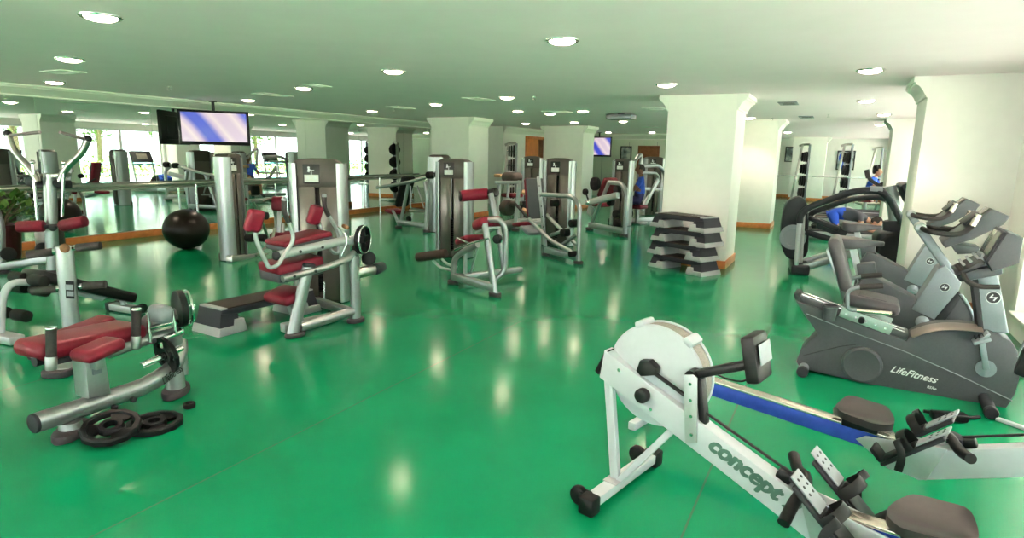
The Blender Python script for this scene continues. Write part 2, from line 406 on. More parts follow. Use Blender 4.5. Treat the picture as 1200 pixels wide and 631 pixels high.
# projecting wall with the timber doorway, far end of the mirrors
DX0, DX1, DY = 17.6, 22.6, 9.72
d0, d1 = FY(616, 200, DY).x, FY(640, 200, DY).x
dh = FY(628, 163, DY).z
q = MB()
q.box(((DX0+d0)/2, DY+.1, CEIL/2), (d0-DX0, .2, CEIL)); q.box(((DX1+d1)/2, DY+.1, CEIL/2), (DX1-d1, .2, CEIL)); q.box(((d0+d1)/2, DY+.1, (dh+CEIL)/2), (d1-d0, .2, CEIL-dh))
q.box((DX0+.06, (DY+YM)/2+.1, CEIL/2), (.12, YM-DY, CEIL)); q.box((DX1-.06, (DY+YM)/2+.1, CEIL/2), (.12, YM-DY, CEIL))
struct('wall_alcove', q, 'wall')
q = MB()
for x in (d0-.03, d1+.03): q.box((x, DY-.01, dh/2), (.1, .05, dh), bev=.006)
q.box(((d0+d1)/2, DY-.01, dh+.03), (d1-d0+.16, .05, .1), bev=.006)
dr = struct('door_1', q, 'wood')
link_mesh('door_leaf', MB().box((d0+(d1-d0)*.31, DY+.06, dh/2), ((d1-d0)*.62, .045, dh-.02), bev=.004), mat('honey_door', (.60, .20, .05), .4, 0, .12, 6), dr)
link_mesh('door_leaf', MB().box((d1-.2, DY+.16, dh/2), (.38, .045, dh-.02), bev=.004), 'wood_dark', dr)
struct('trim_alcove', MB().quadstrip([[(x, DY-o, z) for z, o in PROF] for x in (DX0, DX1)]), 'crown')
# timber back room block behind the machines (cream panelled wall with a bulkhead)
BX = 24.0
by0, by1 = 3.0, 9.75
q = MB().box((BX+.1, (by0+by1)/2, CEIL/2), (.2, by1-by0, CEIL)); q.box(((BX+X1)/2, by0+.1, CEIL/2), (X1-BX, .2, CEIL))
struct('wall_panelled', q, mat('pale_green_panel', (.62, .68, .58), .5, 0, .02, 5))
q = MB()
for i in range(1, 6): q.box((BX-.004, by0+(by1-by0)*i/6, 1.15), (.008, .012, 2.1))
struct('trim_panel', q, 'grey_frame')
struct('trim_bulkhead', MB().quadstrip([[(BX-o*1.6, y, z) for z, o in PROF] for y in (by0, by1)]), 'crown')
e0, e1 = FX(770, 200, BX).y, FX(748, 200, BX).y; eh = FX(760, 173, BX).z
q = MB()
for y in (e0, e1): q.box((BX-.01, y, eh/2), (.05, .1, eh), bev=.005)
q.box((BX-.01, (e0+e1)/2, eh+.02), (.05, e1-e0+.1, .1), bev=.005)
dr = struct('door_2', q, 'wood_dark')
link_mesh('door_leaf', MB().box((BX-.015, (e0+e1)/2, eh/2), (.03, e1-e0-.1, eh-.02), bev=.004), 'wood_dark', dr)
struct('baseboard_back', MB().box((X1-.015, (YW+by0)/2, .06), (.03, by0-YW, .12), bev=.005), 'wood')
# ---------------------------------------------------------------- outside
Mg = mat('lawn', (.06, .12, .025), .9, 0, .35, 3, .5, 40)
struct('terrain', MB().box((10, -32, -.2), (140, 60, .1)), Mg)
struct('terrace_pavement', MB().box((10, YW-6.3, -.13), (60, 12, .1)).box((-14.7, 6, -.13), (20, 30, .1)), mat('pale_paving', (.74, .70, .67), .8, 0, .08, 4))  # paving widened and kept pale so its sunlit bounce brightens the ceiling
leafm = mat('leaf_green', (.035, .075, .012), .7, 0, .45, 6)
barkm = mat('bark', (.12, .09, .06), .9, 0, .3, 20)
def leaf_cloud(mb, c, R, n, size, flat=.8):
    for _ in range(n):
        a, z, r = random.uniform(0, 2*PI), random.uniform(-1, 1), random.random()**.45
        p = V((c[0]+R[0]*r*math.cos(a)*math.sqrt(1-z*z), c[1]+R[1]*r*math.sin(a)*math.sqrt(1-z*z), c[2]+R[2]*r*z))
        u = V((random.gauss(0, 1), random.gauss(0, 1), random.gauss(0, 1))).normalized(); w = u.orthogonal().normalized()*size*random.uniform(.5, .9)
        u = u*size*random.uniform(.8, 1.4)
        f = [p-u, p+w*.6-u*.2, p+u, p-w*.6-u*.2]
        mb.bm.faces.new([mb.bm.verts.new(x) for x in f])
tk = 0
for i, (x, y, h, r) in enumerate([(-4, -13, 6.5, 2.8), (2, -15, 7, 3.2), (7.5, -12.5, 5.5, 2.4), (12, -16, 7.5, 3.3), (17.5, -13, 6, 2.6), (23, -15, 7, 3), (29, -14, 6.5, 3), (36, -16, 7, 3.2), (-10, -16, 7, 3)]):
    t = T('tree', 'leafy garden tree outside the windows, mirrored in the wall mirrors', 'tree', (x, y-5.5, -.15), 0, 'trees beyond the windows')
    t.p('trunk', MB().tube([(0, 0, 0), (.1, .05, h*.3), (0, 0, h*.6)], .16, .5), barkm)
    mb = MB()
    for k in range(4): leaf_cloud(mb, (random.uniform(-.8, .8)*r*.5, random.uniform(-.5, .5)*r*.5, h*.62+random.uniform(-.2, .3)*r), (r*.75, r*.75, r*.6), 420, .17)
    t.p('crown', mb, leafm)
mb = MB()
for x in range(-14, 46): leaf_cloud(mb, (x+.5, -14.6, .45), (.75, .6, .75), 130, .11)
tag(link_mesh('hedge', mb, leafm), 'long clipped hedge outside the windows', 'hedge', None, 'stuff')
t = T('terrace_railing', 'teal railing outside the windows, mirrored in the wall mirrors', 'railing', (0, YW-4.4, -.08))
q = MB(); q.cyl((-14, 0, 1.0), (44, 0, 1.0), .03); q.cyl((-14, 0, .55), (44, 0, .55), .018); q.cyl((-14, 0, .2), (44, 0, .2), .018)
struct('added_shade_slab', MB().box((10, YW-2.2, CEIL+.02), (60, 3.9, .2)).box((X0-2.3, 5, CEIL+.02), (3.9, 24, .2)), 'crown')  # unseen slab added to shade the near terrace and even out the daylight
tl = mat('teal_rail', (.10, .38, .40), .4)
t.p('rail', q, tl)
for i in range(20): t.p('post', MB().cyl((-13.5+3*i, 0, 0), (-13.5+3*i, 0, 1.0), .025), tl)
# ---------------------------------------------------------------- light
W = bpy.data.worlds.new('sky'); S.world = W; W.use_nodes = True
bg = W.node_tree.nodes['Background']; bg.inputs[0].default_value = (.93, .97, 1, 1); bg.inputs[1].default_value = 3.2
sn = bpy.data.lights.new('sun', 'SUN'); sn.energy = 230; sn.angle = .02; sn.color = (1, .94, .84)
so = bpy.data.objects.new('sun', sn); COL.objects.link(so); so.rotation_euler = V((.2, .1, -1)).to_track_quat('-Z', 'Y').to_euler()
lampm = mat('lamp_glow', (1, .95, .85), .5, emit=(1, .80, .58), estr=30)
def downlight(px, py, i, label):
    p = F(px, py, CEIL)
    t = T('ceiling_downlight', label, 'downlight', (p.x, p.y, CEIL), 0, 'recessed ceiling downlights')
    t.p('trim_ring', MB().lathe((0, 0, 0), (0, 0, -1), [(.10, .001), (.105, .012), (.125, .014), (.135, .008), (.137, 0)], 28), 'chrome')
    t.p('lamp', MB().lathe((0, 0, 0), (0, 0, -1), [(.104, .002), (.10, .016), (.075, .028), (.04, .034), (0, .036)], 28), lampm)
    l = bpy.data.lights.new('downlight_beam', 'SPOT'); l.energy = 95; l.color = (1, .80, .60); l.spot_size = math.radians(118); l.spot_blend = .7; l.shadow_soft_size = .1
    lo = bpy.data.objects.new('downlight_beam', l); COL.objects.link(lo); lo.location = (p.x, p.y, CEIL-.03)
DL = [(118, 19, 'large downlight near the top edge above the pulldown machine'), (82, 69, 'downlight beside the white louvred vent over the mirrors'), (64, 96, 'downlight against the cornice below the white louvred vent'),
      (461, 83, 'downlight alone in the ceiling in front of the first square pillar'), (659, 47, 'large downlight over the middle of the green floor'), (781, 99, 'downlight close in front of the capital over the step stack'),
      (1020, 82, 'larger downlight in the ceiling beside the coved pier'), (1015, 118, 'second downlight along the window side, behind the larger one'), (1036, 134, 'third downlight along the window side, near the coved pier'),
      (356, 103, 'downlight in the row over the mirrors, beside a ceiling vent'), (291, 117, 'downlight against the cornice next to the hanging television'), (594, 114, 'downlight right of the first square pillar top'),
      (511, 122, 'downlight over the top of the first square pillar'), (607, 130, 'downlight in front of the timber doorway wall'), (683, 130, 'downlight over the cream pillar with the far television'),
      (645, 133, 'downlight in the ceiling over the second pillar, nearer its shaded side'), (436, 130, 'downlight against the cornice beside a small sprinkler'), (730, 142, 'downlight between the far television and the tall pillar'),
      (1031, 146, 'fourth downlight along the window side'), (878, 138, 'downlight over the fourth pillar by the elliptical trainer'), (713, 155, 'small far downlight over the back television'),
      (764, 155, 'small far downlight over the back doorway'), (923, 155, 'small far downlight between the white pillars'), (616, 144.5, 'small far downlight over the timber doorway'), (673, 143, 'small downlight just behind the cream pillar top')]
for i, (a, b, c) in enumerate(DL): downlight(a, b, i, c)
for x, y in ((2.6, 9.8), (-.2, 9.8), (0, 6.8), (-.4, 4.6), (-3, 7), (-3, 3), (1.6, 2.0), (-1, 1.2), (3.9, -.2), (.8, -.3)):
    # unseen lamps carrying on the rows past the camera, kept to light the floor
    c, r = V((x, y, CEIL))-CO, None
    t = T('ceiling_downlight', 'unseen recessed downlight carrying on the near rows, kept to light the near floor', 'downlight', (x, y, CEIL), 0, 'recessed ceiling downlights')
    t.p('trim_ring', MB().lathe((0, 0, 0), (0, 0, -1), [(.10, .001), (.105, .012), (.125, .014), (.135, .008), (.137, 0)], 28), 'chrome')
    t.p('lamp', MB().lathe((0, 0, 0), (0, 0, -1), [(.104, .002), (.10, .016), (.075, .028), (.04, .034), (0, .036)], 28), lampm)
    l = bpy.data.lights.new('downlight_beam', 'SPOT'); l.energy = 95; l.color = (1, .80, .60); l.spot_size = math.radians(118); l.spot_blend = .7; l.shadow_soft_size = .1
    lo = bpy.data.objects.new('downlight_beam', l); COL.objects.link(lo); lo.location = (x, y, CEIL-.03)
# ceiling vents, sprinklers, detectors
def vent(px, py, w, h, label, m='crown', ang=0):
    p = F(px, py, CEIL); t = T('ceiling_vent', label, 'vent', (p.x, p.y, CEIL), ang, 'ceiling air vents')
    q = MB()
    for a, b in (((w/2-.02, 0), (.04, h)), ((-w/2+.02, 0), (.04, h)), ((0, h/2-.02), (w-.08, .04)), ((0, -h/2+.02), (w-.08, .04))): q.box((a[0], a[1], -.006), (b[0], b[1], .012), bev=.002)
    t.p('frame', q, m); t.p('backing', MB().box((0, 0, -.001), (w-.04, h-.04, .002)), 'dark_grey')
    n = max(4, int(h/.035))
    for i in range(n): t.p('slat', MB().box((0, -h/2+.04+(h-.08)*(i+.5)/n, -.006), (w-.08, .016, .003), (.6, 0, 0)), m)
vent(74, 84, .50, .28, 'white louvred vent between two downlights over the mirrors', 'crown', PI/2)
vent(320, 111, .6, .3, 'ceiling vent beside the downlight row over the mirrors')
vent(372, 100, .35, .2, 'small ceiling vent just beyond the second downlight of the mirror row')
vent(470, 126, .6, .3, 'ceiling vent in front of the first pillar capital')
vent(561, 116, .6, .3, 'ceiling vent beside the first square pillar top')
vent(653, 131, .5, .5, 'ceiling vent between the first two pillars')
vent(768, 127, .6, .35, 'ceiling vent against the tall pillar capital')
vent(924, 121, .55, .28, 'nearer ceiling vent between the white pillar and the pier', 'grey_frame')
vent(945, 137, .55, .28, 'farther ceiling vent between the white pillar and the pier', 'grey_frame')
vent(762, 149, .5, .4, 'far ceiling vent over the back machines')
def sprinkler(px, py, label):
    p = F(px, py, CEIL); t = T('sprinkler_head', label, 'sprinkler', (p.x, p.y, CEIL+.003), 0, 'fire sprinklers in the ceiling')
    t.p('body', MB().cyl((0, 0, -.05), (0, 0, 0), .014).cyl((0, 0, -.008), (0, 0, 0), .035), 'chrome'); t.p('deflector', MB().cyl((0, 0, -.058), (0, 0, -.053), .028), 'steel')
sprinkler(198, 101, 'small sprinkler alone in the ceiling before the hanging television')
sprinkler(461, 127, 'small sprinkler next to the vent before the first pillar')
sprinkler(626, 113, 'small sprinkler in the ceiling between the lamps')
sprinkler(905, 138, 'small sprinkler in the ceiling by the fourth pillar')
sprinkler(971, 134, 'small sprinkler in the ceiling near the window piers')
p = F(728, 133, CEIL); t = T('ceiling_projector', 'slim grey projector box fixed under the ceiling', 'projector', (p.x, p.y, CEIL), 0)
t.p('body', MB().box((0, 0, -.075), (.35, .55, .10), bev=.02), 'grey_frame'); t.p('bracket', MB().box((0, 0, -.013), (.12, .12, .026), bev=.003), 'dark_grey')
# hanging televisions
def tv(o, d, w, h, z, label, pole_top=CEIL, screen='blue'):
    t = T('television', label, 'television', (o.x, o.y, z), d)
    t.p('casing', MB().box((0, 0, 0), (w, .07, h), bev=.012).box((0, .045, 0), (w*.7, .05, h*.7), bev=.02), 'black')
    sm = bpy.data.materials.new('screen_picture'); sm.use_nodes = True; nt = sm.node_tree; b = nt.nodes['Principled BSDF']; L = nt.links
    b.inputs['Base Color'].default_value = (.02, .02, .03, 1); b.inputs['Roughness'].default_value = .2
    tc = nt.nodes.new('ShaderNodeTexCoord'); mp = nt.nodes.new('ShaderNodeMapping'); mp.inputs['Rotation'].default_value = (0, .6, 0); mp.inputs['Scale'].default_value = (1.1/w, 1, 1.6/w)
    wv = nt.nodes.new('ShaderNodeTexWave'); wv.inputs['Scale'].default_value = .42; wv.inputs['Distortion'].default_value = 2.2; wv.inputs['Detail'].default_value = 1; wv.inputs['Phase Offset'].default_value = 1.2
    r = nt.nodes.new('ShaderNodeValToRGB')
    cols = [(.08, (.04, .07, .60)), (.2, (.22, .20, .60)), (.4, (.62, .48, .66)), (.7, (.85, .70, .68)), (.95, (.70, .56, .66))]
    r.color_ramp.elements[0].position = cols[0][0]; r.color_ramp.elements[0].color = (*cols[0][1], 1); r.color_ramp.elements[1].position = cols[-1][0]; r.color_ramp.elements[1].color = (*cols[-1][1], 1)
    for ps, c in cols[1:-1]: e = r.color_ramp.elements.new(ps); e.color = (*c, 1)
    L.new(tc.outputs['Object'], mp.inputs[0]); L.new(mp.outputs[0], wv.inputs['Vector']); L.new(wv.outputs['Fac'], r.inputs['Fac']); L.new(r.outputs['Color'], b.inputs['Emission Color']); b.inputs['Emission Strength'].default_value = .55
    t.p('screen', MB().box((0, -.036, .01), (w-.10, .006, h-.11)), sm)
    t.p('mount', MB().cyl((0, .0, h*.4), (0, .0, pole_top-z), .028).box((0, .06, 0), (.25, .05, .25), bev=.006).cyl((0, .0, pole_top-z-.02), (0, .0, pole_top-z), .07), 'dark_grey')
    return t
cz = FY(251.5, 150, 10.55)
tv(cz, V((.84, -.54, 0)), 1.22, .64, cz.z, 'flat television hanging from the ceiling by the mirrors, screen lit blue and pink')
cz = FX(702, 172, 22.5)
tv(cz, V((.25, -.97, 0)), .95, .75, cz.z, 'small far television hanging beside the second pillar, violet screen')
# ---------------------------------------------------------------- rowing machines
def make_rower(label, o, d):
    t = T('rowing_machine', label, 'rowing machine', o, d, 'rowing machines')
    yb0, yb1 = -.085, -.01; ym = (yb0+yb1)/2
    zt = lambda x: .69-.43*(x+.0); zb = lambda x: .555-.43*x
    fr = t.p('main_frame', MB().prism([(-.075, zb(-.05)), (-.055, zt(-.055)), (-.03, zt(-.03)+.004), (.5, zt(.5)), (.93, .30), (1.02, .285), (1.02, .175), (.93, zb(.93)), (.5, zb(.5))], yb0, yb1, .006), 'white_paint')
    t.p('nose_cap', MB().prism([(-.105, .60), (-.06, .70), (-.035, zt(-.035)+.012), (-.055, .645), (-.085, .585)], yb0+.004, yb1-.004, .006), 'black', fr)
    X = V((1, 0, -.43)).normalized(); Yv = V((.43, 0, 1)).normalized()
    lettering('lettering', 'concept 2', t, fr, 'green_text', V((.46, yb0, zb(.46)+.032)), X, Yv, .092, .39, .22, .014, .0015, .009)
    # flywheel housing, centre c
    c = V((.175, -.022, .632)); R = .232
    hs = t.p('flywheel_housing', MB().lathe(c+V((0, -.012, 0)), (0, 1, 0), [(0, -.028), (.06, -.026), (.15, -.014), (.195, .0), (R, .012), (R+.004, .022), (R, .03)], 56), 'white_paint')
    t.p('mesh_guard', MB().lathe(c+V((0, .016, 0)), (0, 1, 0), [(R-.004, 0), (R-.002, .035), (R-.004, .08)], 56), mat('grey_mesh', (.28, .25, .23), .6, .3, .4, 260), hs)
    t.p('rear_cover', MB().lathe(c+V((0, .095, 0)), (0, 1, 0), [(R, 0), (R+.004, .008), (R, .02), (.16, .035), (0, .04)], 56), 'white_paint', hs)
    for a in (112, 52):
        q = MB(); ca, sa = math.cos(math.radians(a)), math.sin(math.radians(a))
        q.box(c+V((ca*(R+.006), .05, sa*(R+.006))), (.05, .11, .035), MX.Rotation(-math.radians(a-90), 3, 'Y'), .012)
        t.p('guard_clip', q, 'white_paint', hs)
    hb = t.p('hub_bracket', MB().prism([(.125, .665), (.14, .715), (.185, .725), (.222, .70), (.222, .668), (.15, .645)], -.105, -.06, .006), 'black', hs)
    t.p('tension_knob', MB().cyl((.165, -.125, .56), (.165, yb0, .56), .033, bev=.008), 'black', fr)
    t.p('chain', MB().tube([(.20, -.088, .675), (.40, -.07, .58)], .009).tube([(.42, -.05, .55), (.80, -.05, .40)], .006), 'black')
    for a in ((.03, .64), (.2, .50)): t.p('bolt', MB().cyl((a[0], yb0-.004, a[1]), (a[0], yb0, a[1]), .008), 'chrome', fr)
    # upright plate and monitor arm
    pp = [(.345, .70), (.385, .71), (.405, .70), (.425, .42), (.375, .40)]
    po = t.p('upright_plate', MB().prism(pp, yb0-.012, yb0, .003).prism(pp, yb1, yb1+.012, .003), 'silver_light')
    for z in (.67, .60, .53, .45): t.p('bolt', MB().cyl((.38+(.67-z)*.1, yb0-.017, z), (.38+(.67-z)*.1, yb0-.012, z), .007), 'chrome', po)
    t.p('arm_slide', MB().beam((.40, ym, .69), (.44, ym, .45), .05, .03, .008), 'black', po)
    ar = t.p('monitor_arm', MB().beam((.37, ym, .695), (.60, ym, .80), .045, .036, .008).cyl((.37, ym-.035, .695), (.37, ym+.035, .695), .026), 'black')
    mo = t.p('monitor', MB().box((.62, ym, .835), (.055, .155, .185), (0, -.22, 0), .012), 'black')
    t.p('monitor_screen', MB().box((.652, ym, .86), (.004, .12, .08), (0, -.22, 0)), 'grey_frame', mo)
    q = MB()
    for i in range(5): q.box((.637, ym-.05+.025*i, .785), (.006, .016, .03), (0, -.22, 0), .002)
    t.p('buttons', q, 'plate_grey', mo)
    t.p('cable', MB().tube([(.60, ym+.03, .76), (.57, ym+.05, .70), (.50, ym+.03, .70), (.44, ym, .73)], .004, .05), 'black', mo)
    # front legs
    lg = t.p('front_leg', MB().beam((-.045, ym, .60), (.02, ym, .085), .03, .045, .004), 'white_paint')
    t.p('brace', MB().beam((.30, ym, .43), (.04, ym, .075), .03, .03, .004), 'white_paint', lg)
    ft = t.p('foot_bar', MB().beam((.02, -.27, .055), (.02, .33, .055), .065, .045, .004, up=(0, 0, 1)), 'white_paint')
    t.p('foot_plate', MB().box((.02, ym, .08), (.075, .11, .006), bev=.002), 'silver_light', ft)
    for sg, y in ((-1, -.27), (1, .33)):
        t.p('end_cap', MB().box((.02, y, .045), (.08, .075, .085), bev=.012), 'black', ft)
        t.p('caster', MB().cyl((-.055, y-.018+.03*-sg, .048), (-.055, y+.018+.03*-sg, .048), .046, bev=.01).box((-.02, y+.03*-sg, .06), (.06, .05, .04), bev=.01), 'black', ft)
    # monorail
    ra = t.p('monorail', MB().beam((.98, ym, .265), (2.36, ym, .335), .045, .085, .006), 'rail_blue')
    t.p('rail_top', MB().beam((.99, ym, .312), (2.36, ym, .382), .07, .014, .003), 'rail_top', ra)
    t.p('rear_leg', MB().beam((2.30, ym, .30), (2.33, ym, .03), .04, .05, .005).beam((2.33, ym-.22, .025), (2.33, ym+.22, .025), .05, .05, .008), 'white_paint')
    t.p('side_plate', MB().prism([(.84, .345), (.98, .325), (1.16, .30), (1.20, .27), (1.05, .17), (.90, .17)], yb0-.008, yb0, .002).prism([(.84, .345), (.98, .325), (1.16, .30), (1.20, .27), (1.05, .17), (.90, .17)], yb1, yb1+.008, .002), 'silver_light')
    # footrests
    for sg in (-1, 1):
        y = ym+sg*.125
        rt = MX.Rotation(.75, 3, 'Y'); X_ = rt @ V((1, 0, 0)); Z_ = rt @ V((0, 0, 1)); c0 = V((.955, y, .335))
        fo = t.p('foot_board', MB().box(c0, (.30, .105, .02), rt, .009), 'dark_grey')
        hp = MB().box(c0+Z_*.016-X_*.105, (.15, .082, .008), rt, .003)
        t.p('toe_plate', hp, 'plate_grey', fo)
        hq = MB()
        for i in range(3):
            for k in (-.018, .018): hq.cyl(c0+Z_*.019-X_*(.155-.03*i)+V((0, k, 0)), c0+Z_*.0215-X_*(.155-.03*i)+V((0, k, 0)), .006, seg=8)
        t.p('peg_holes', hq, 'black', fo)
        t.p('heel_cup', MB().box(c0+Z_*.014+X_*.06, (.16, .095, .012), rt, .005).box(c0+Z_*.045+X_*.14, (.02, .10, .07), rt, .008), 'black', fo)
        st = [c0+Z_*.01+V((0, -.062, 0)), c0+Z_*.07+V((0, -.055, 0)), c0+Z_*.095, c0+Z_*.07+V((0, .055, 0)), c0+Z_*.01+V((0, .062, 0))]
        t.p('strap', MB().tube(st, .01, .04, 8, oval=(.022, .003), side=X_), 'vinyl', fo)
        t.p('strap_tail', MB().tube([c0+Z_*.06+V((0, sg*.06, 0)), c0+Z_*.09+V((0, sg*.10, 0)), c0+V((.02, sg*.13, .01)), c0+V((.03, sg*.125, -.07))], .01, .05, 8, oval=(.016, .0025), side=X_), 'vinyl', fo)
    # handle resting on its hook
    hc = V((.80, ym-.055, .40))
    hp = [t.at(918, 614, -.24), t.at(930, 590, -.15), t.at(945, 570, -.07), t.at(944, 558, -.02), t.at(935, 552, .05), t.at(930, 534, .14)]
    hn = t.p('handle', MB().tube(hp, .0225, .04, 14), 'black')
    hc = (hp[2]+hp[3])/2
    t.p('handle_web', MB().prism([(.01, -.07), (.0, .06), (-.055, .03), (-.06, -.02)], -.012, .012, .003, MX.Translation(hc) @ MX.Rotation(-PI/2, 4, 'X')), 'dark_grey', hn)
    t.p('handle_hook', MB().box(hc+V((-.075, .0, -.005)), (.06, .05, .045), (0, .4, 0), .01), 'black')
    # seat
    prof = []
    for i in range(9):
        u = i/8; row = []
        for j in range(13):
            v = -1+j/6
            hw = .145*(1-.08*u)*(.80+.20*math.sin(min(1, u/.25)*PI/2))*(.78+.22*math.sin(min(1, (1-u)/.22)*PI/2))
            x = 1.12+.26*u + .04*v*v*(1-u)**4-.035*v*v*u**4
            z = .385+.018*abs(v)**1.6-.012*math.cos(v*PI*1.0)*(u**.5)+.012*u*u
            row.append((x, ym+v*hw, z))
        prof.append(row)
    q = MB().quadstrip(prof); low = [[(p[0]*.985+.018, ym+(p[1]-ym)*.96, p[2]-.035) for p in r] for r in prof]
    q.quadstrip(low)
    per = [(0, j) for j in range(13)]+[(i, 12) for i in range(1, 9)]+[(8, j) for j in range(11, -1, -1)]+[(i, 0) for i in range(7, 0, -1)]
    q.quadstrip([[prof[i][j] for i, j in per+per[:1]], [low[i][j] for i, j in per+per[:1]]])
    bmesh.ops.remove_doubles(q.bm, verts=q.bm.verts, dist=.0005)
    se = t.p('seat', q, mat('brown_grey_seat', (.042, .036, .037), .4, 0, .08, 40, .2, 500) if 'brown_grey_seat' not in bpy.data.materials else bpy.data.materials['brown_grey_seat'], None)
    t.p('seat_carriage', MB().box((1.25, ym, .345), (.16, .11, .05), bev=.01), 'black', se)
    return t
r1 = make_rower('white rowing machine standing nearest, its flywheel and green lettering in full view', (2.67, .81), V((-.25, -1.09)))
cs = F(1012, 481, .41); ct = F(837, 443, .375); dd = (ct-cs); dd.z = 0; dd.normalize()
o2 = cs - dd*1.19
o2 = o2 + V((-dd.y, dd.x, 0))*.045
r2 = r1.copy('rowing machine with blue rail behind the other one, seat slid forward, flywheel out of view', (o2.x, o2.y), dd)
for ch in r2.e.children:
    if ch.name.startswith('seat'): ch.location.x = -.06
# ---------------------------------------------------------------- recumbent bike
B0 = V((4.85, .12, 0)); BD = V((-.04, -1, 0)).normalized()
def emblem(t, parent, c, r, xd, yd):
    n = V(xd).cross(V(yd)).normalized(); xd, yd = V(xd).normalized(), V(yd).normalized()
    e = t.p('badge', MB().lathe(c, n, [(r, 0), (r, .002), (0, .003)], 28), 'dark_grey', parent)
    t.p('badge_ring', MB().tube([V(c)+n*.003+xd*(r*.93*math.cos(2*PI*k/28))+yd*(r*.93*math.sin(2*PI*k/28)) for k in range(28)], r*.07, closed=True, seg=6), 'white_text', e)
    g = MB()
    for pl in ([(-.6, -.1), (-.1, .55), (.05, .45), (-.2, .1), (.1, .1), (-.15, -.1)], [(.6, .1), (.1, -.55), (-.05, -.45), (.2, -.1), (-.1, -.1), (.15, .1)]):
        g.bm.faces.new([g.bm.verts.new(V(c)+n*.005+xd*(r*p[0])+yd*(r*p[1])) for p in pl])
    t.p('badge_mark', g, 'white_text', e)
    return e
t = T('recumbent_bike', 'grey recumbent exercise bike with white script lettering, nearest of the bikes', 'exercise bike', B0, BD, 'exercise bikes by the window pier')
y0, y1 = .13, .35; yc = .24
out = [tuple(t.at(a, b, y0)) for a, b in ((931, 352), (940, 366), (958, 392), (950, 398), (938, 411), (933, 424), (937, 432), (1030, 454), (1090, 470), (1150, 487), (1165, 487), (1180, 478), (1190, 462), (1197, 436), (1193, 412), (1185, 400), (1158, 387), (1128, 383), (1100, 383), (1080, 387), (1066, 395), (1062, 400))]
body = t.p('shroud', MB().prism(out, y0, y1, .012), 'bike_grey')
sm = [t.at(*p, y0-.0015) for p in ((945, 368), (1000, 390), (1060, 412), (1130, 443), (1186, 470))]
t.p('seam', MB().tube(sm, .0035, .05, 6), 'plate_grey', body)
sm = [t.at(*p, y0-.001) for p in ((941, 417), (985, 406), (1003, 404))]
t.p('seam', MB().tube(sm, .003, .05, 6), 'dark_grey', body)
dc = t.at(1010, 427, y0); R_ = (t.at(1035, 430, y0)-dc).length
t.p('pulley_cover', MB().lathe(dc, (0, -1, 0), [(R_, -.005), (R_*.98, .03), (R_*.86, .042), (R_*.82, .04), (0, .042)], 40), 'bike_grey', body)
a, b = t.at(1043, 436, y0), t.at(1098, 450, y0)
xd = (b-a).normalized(); zd = xd.cross(V((0, -1, 0)))*-1
zd = V((-xd.z, 0, xd.x))
lettering('lettering', 'LifeFitness', t, body, 'white_text', a-V((0, .001, 0)), xd, zd, .05, (b-a).length, .45, .012)
a2 = t.at(1086, 455, y0); lettering('lettering', '95Re', t, body, 'white_text', a2-V((0, .001, 0)), xd, zd, .02, .055, .3, .005)
hl = t.pts((y0+y1)/2, (1070, 391), (1090, 384), (1118, 380), (1150, 383))
t.p('top_trim', MB().tube([t.at(*p, y0+.02) for p in ((1068, 392), (1085, 385.5), (1110, 382), (1150, 385))], .02, .1, 10, oval=(.11, .012)), mat('bronze_grey_trim', (.24, .20, .18), .35, .3), body)
# seat rail
p0, p1 = t.at(935, 350, y0+.02), t.at(1064, 396, y0+.02); p0.y = p1.y = yc
ra = t.p('seat_rail', MB().beam(p0, p1, .17, .05, .01), 'bike_grey')
for dy in (-.05, .03):
    t.p('rail_bar', MB().beam(p0+V((0.02, dy, .028)), p1+V((-.02, dy, .028)), .035, .014, .003), 'chrome', ra)
t.p('rail_cap', MB().beam(p0-V((.02, 0, .01)), p0+V((.02, 0, .006)), .20, .09, .015), 'dark_grey', ra)
ex = (p1-p0).normalized(); ez = V((-ex.z, 0, ex.x))
# carriage: green-grey plate under the seat
c0, c1 = t.at(985, 365, .14), t.at(1045, 387, .14)
ca = t.p('seat_carriage', MB().beam(V((c0.x, yc-.11, c0.z)), V((c1.x, yc-.11, c1.z)), .012, .075, .004).beam(V((c0.x, yc+.11, c0.z)), V((c1.x, yc+.11, c1.z)), .012, .075, .004).beam(V((c0.x, yc, c0.z)), V((c1.x, yc, c1.z)), .2, .02, .004), mat('pale_green_metal', (.42, .50, .48), .4, .5, .05, 40))
for i in range(5):
    q = c0.lerp(c1, .12+.19*i); t.p('bolt', MB().cyl((q.x, yc-.124, q.z), (q.x, yc-.116, q.z), .008), 'chrome', ca)
q = c0.lerp(c1, .42); t.p('lever_knob', MB().cyl((q.x, yc-.17, q.z), (q.x, yc-.116, q.z), .022, bev=.005), 'black', ca)
s0, s1 = t.at(1000, 352, .12), t.at(1043, 362, .12)
sa = math.atan2(s1.z-s0.z, s1.x-s0.x)
se = t.p('seat', MB().box(V(((s0.x+s1.x)/2, yc, (s0.z+s1.z)/2)), ((s1-s0).length+.12, .38, .085), (0, -sa, 0), .04, 4), 'seatgrey')
t.p('seat_panel', MB().box(V(((s0.x+s1.x)/2, yc, (s0.z+s1.z)/2))+V((0, 0, .038)), ((s1-s0).length*.8, .26, .02), (0, -sa, 0), .009, 3), 'seatgrey', se)
k0, k1 = t.at(993, 338, yc), t.at(977, 277, yc)
kd = (k1-k0).normalized(); ang = math.atan2(kd.x, kd.z)
bk = t.p('backrest', MB().box((k0+k1)/2, (.08, .36, (k1-k0).length), (0, ang, 0), .038, 4), 'seatgrey')
t.p('back_support', MB().beam(k0-kd*.16+V((-.03, 0, 0)), k1-kd*.1+V((-.06, 0, 0)), .09, .03, .008), 'silver', bk)
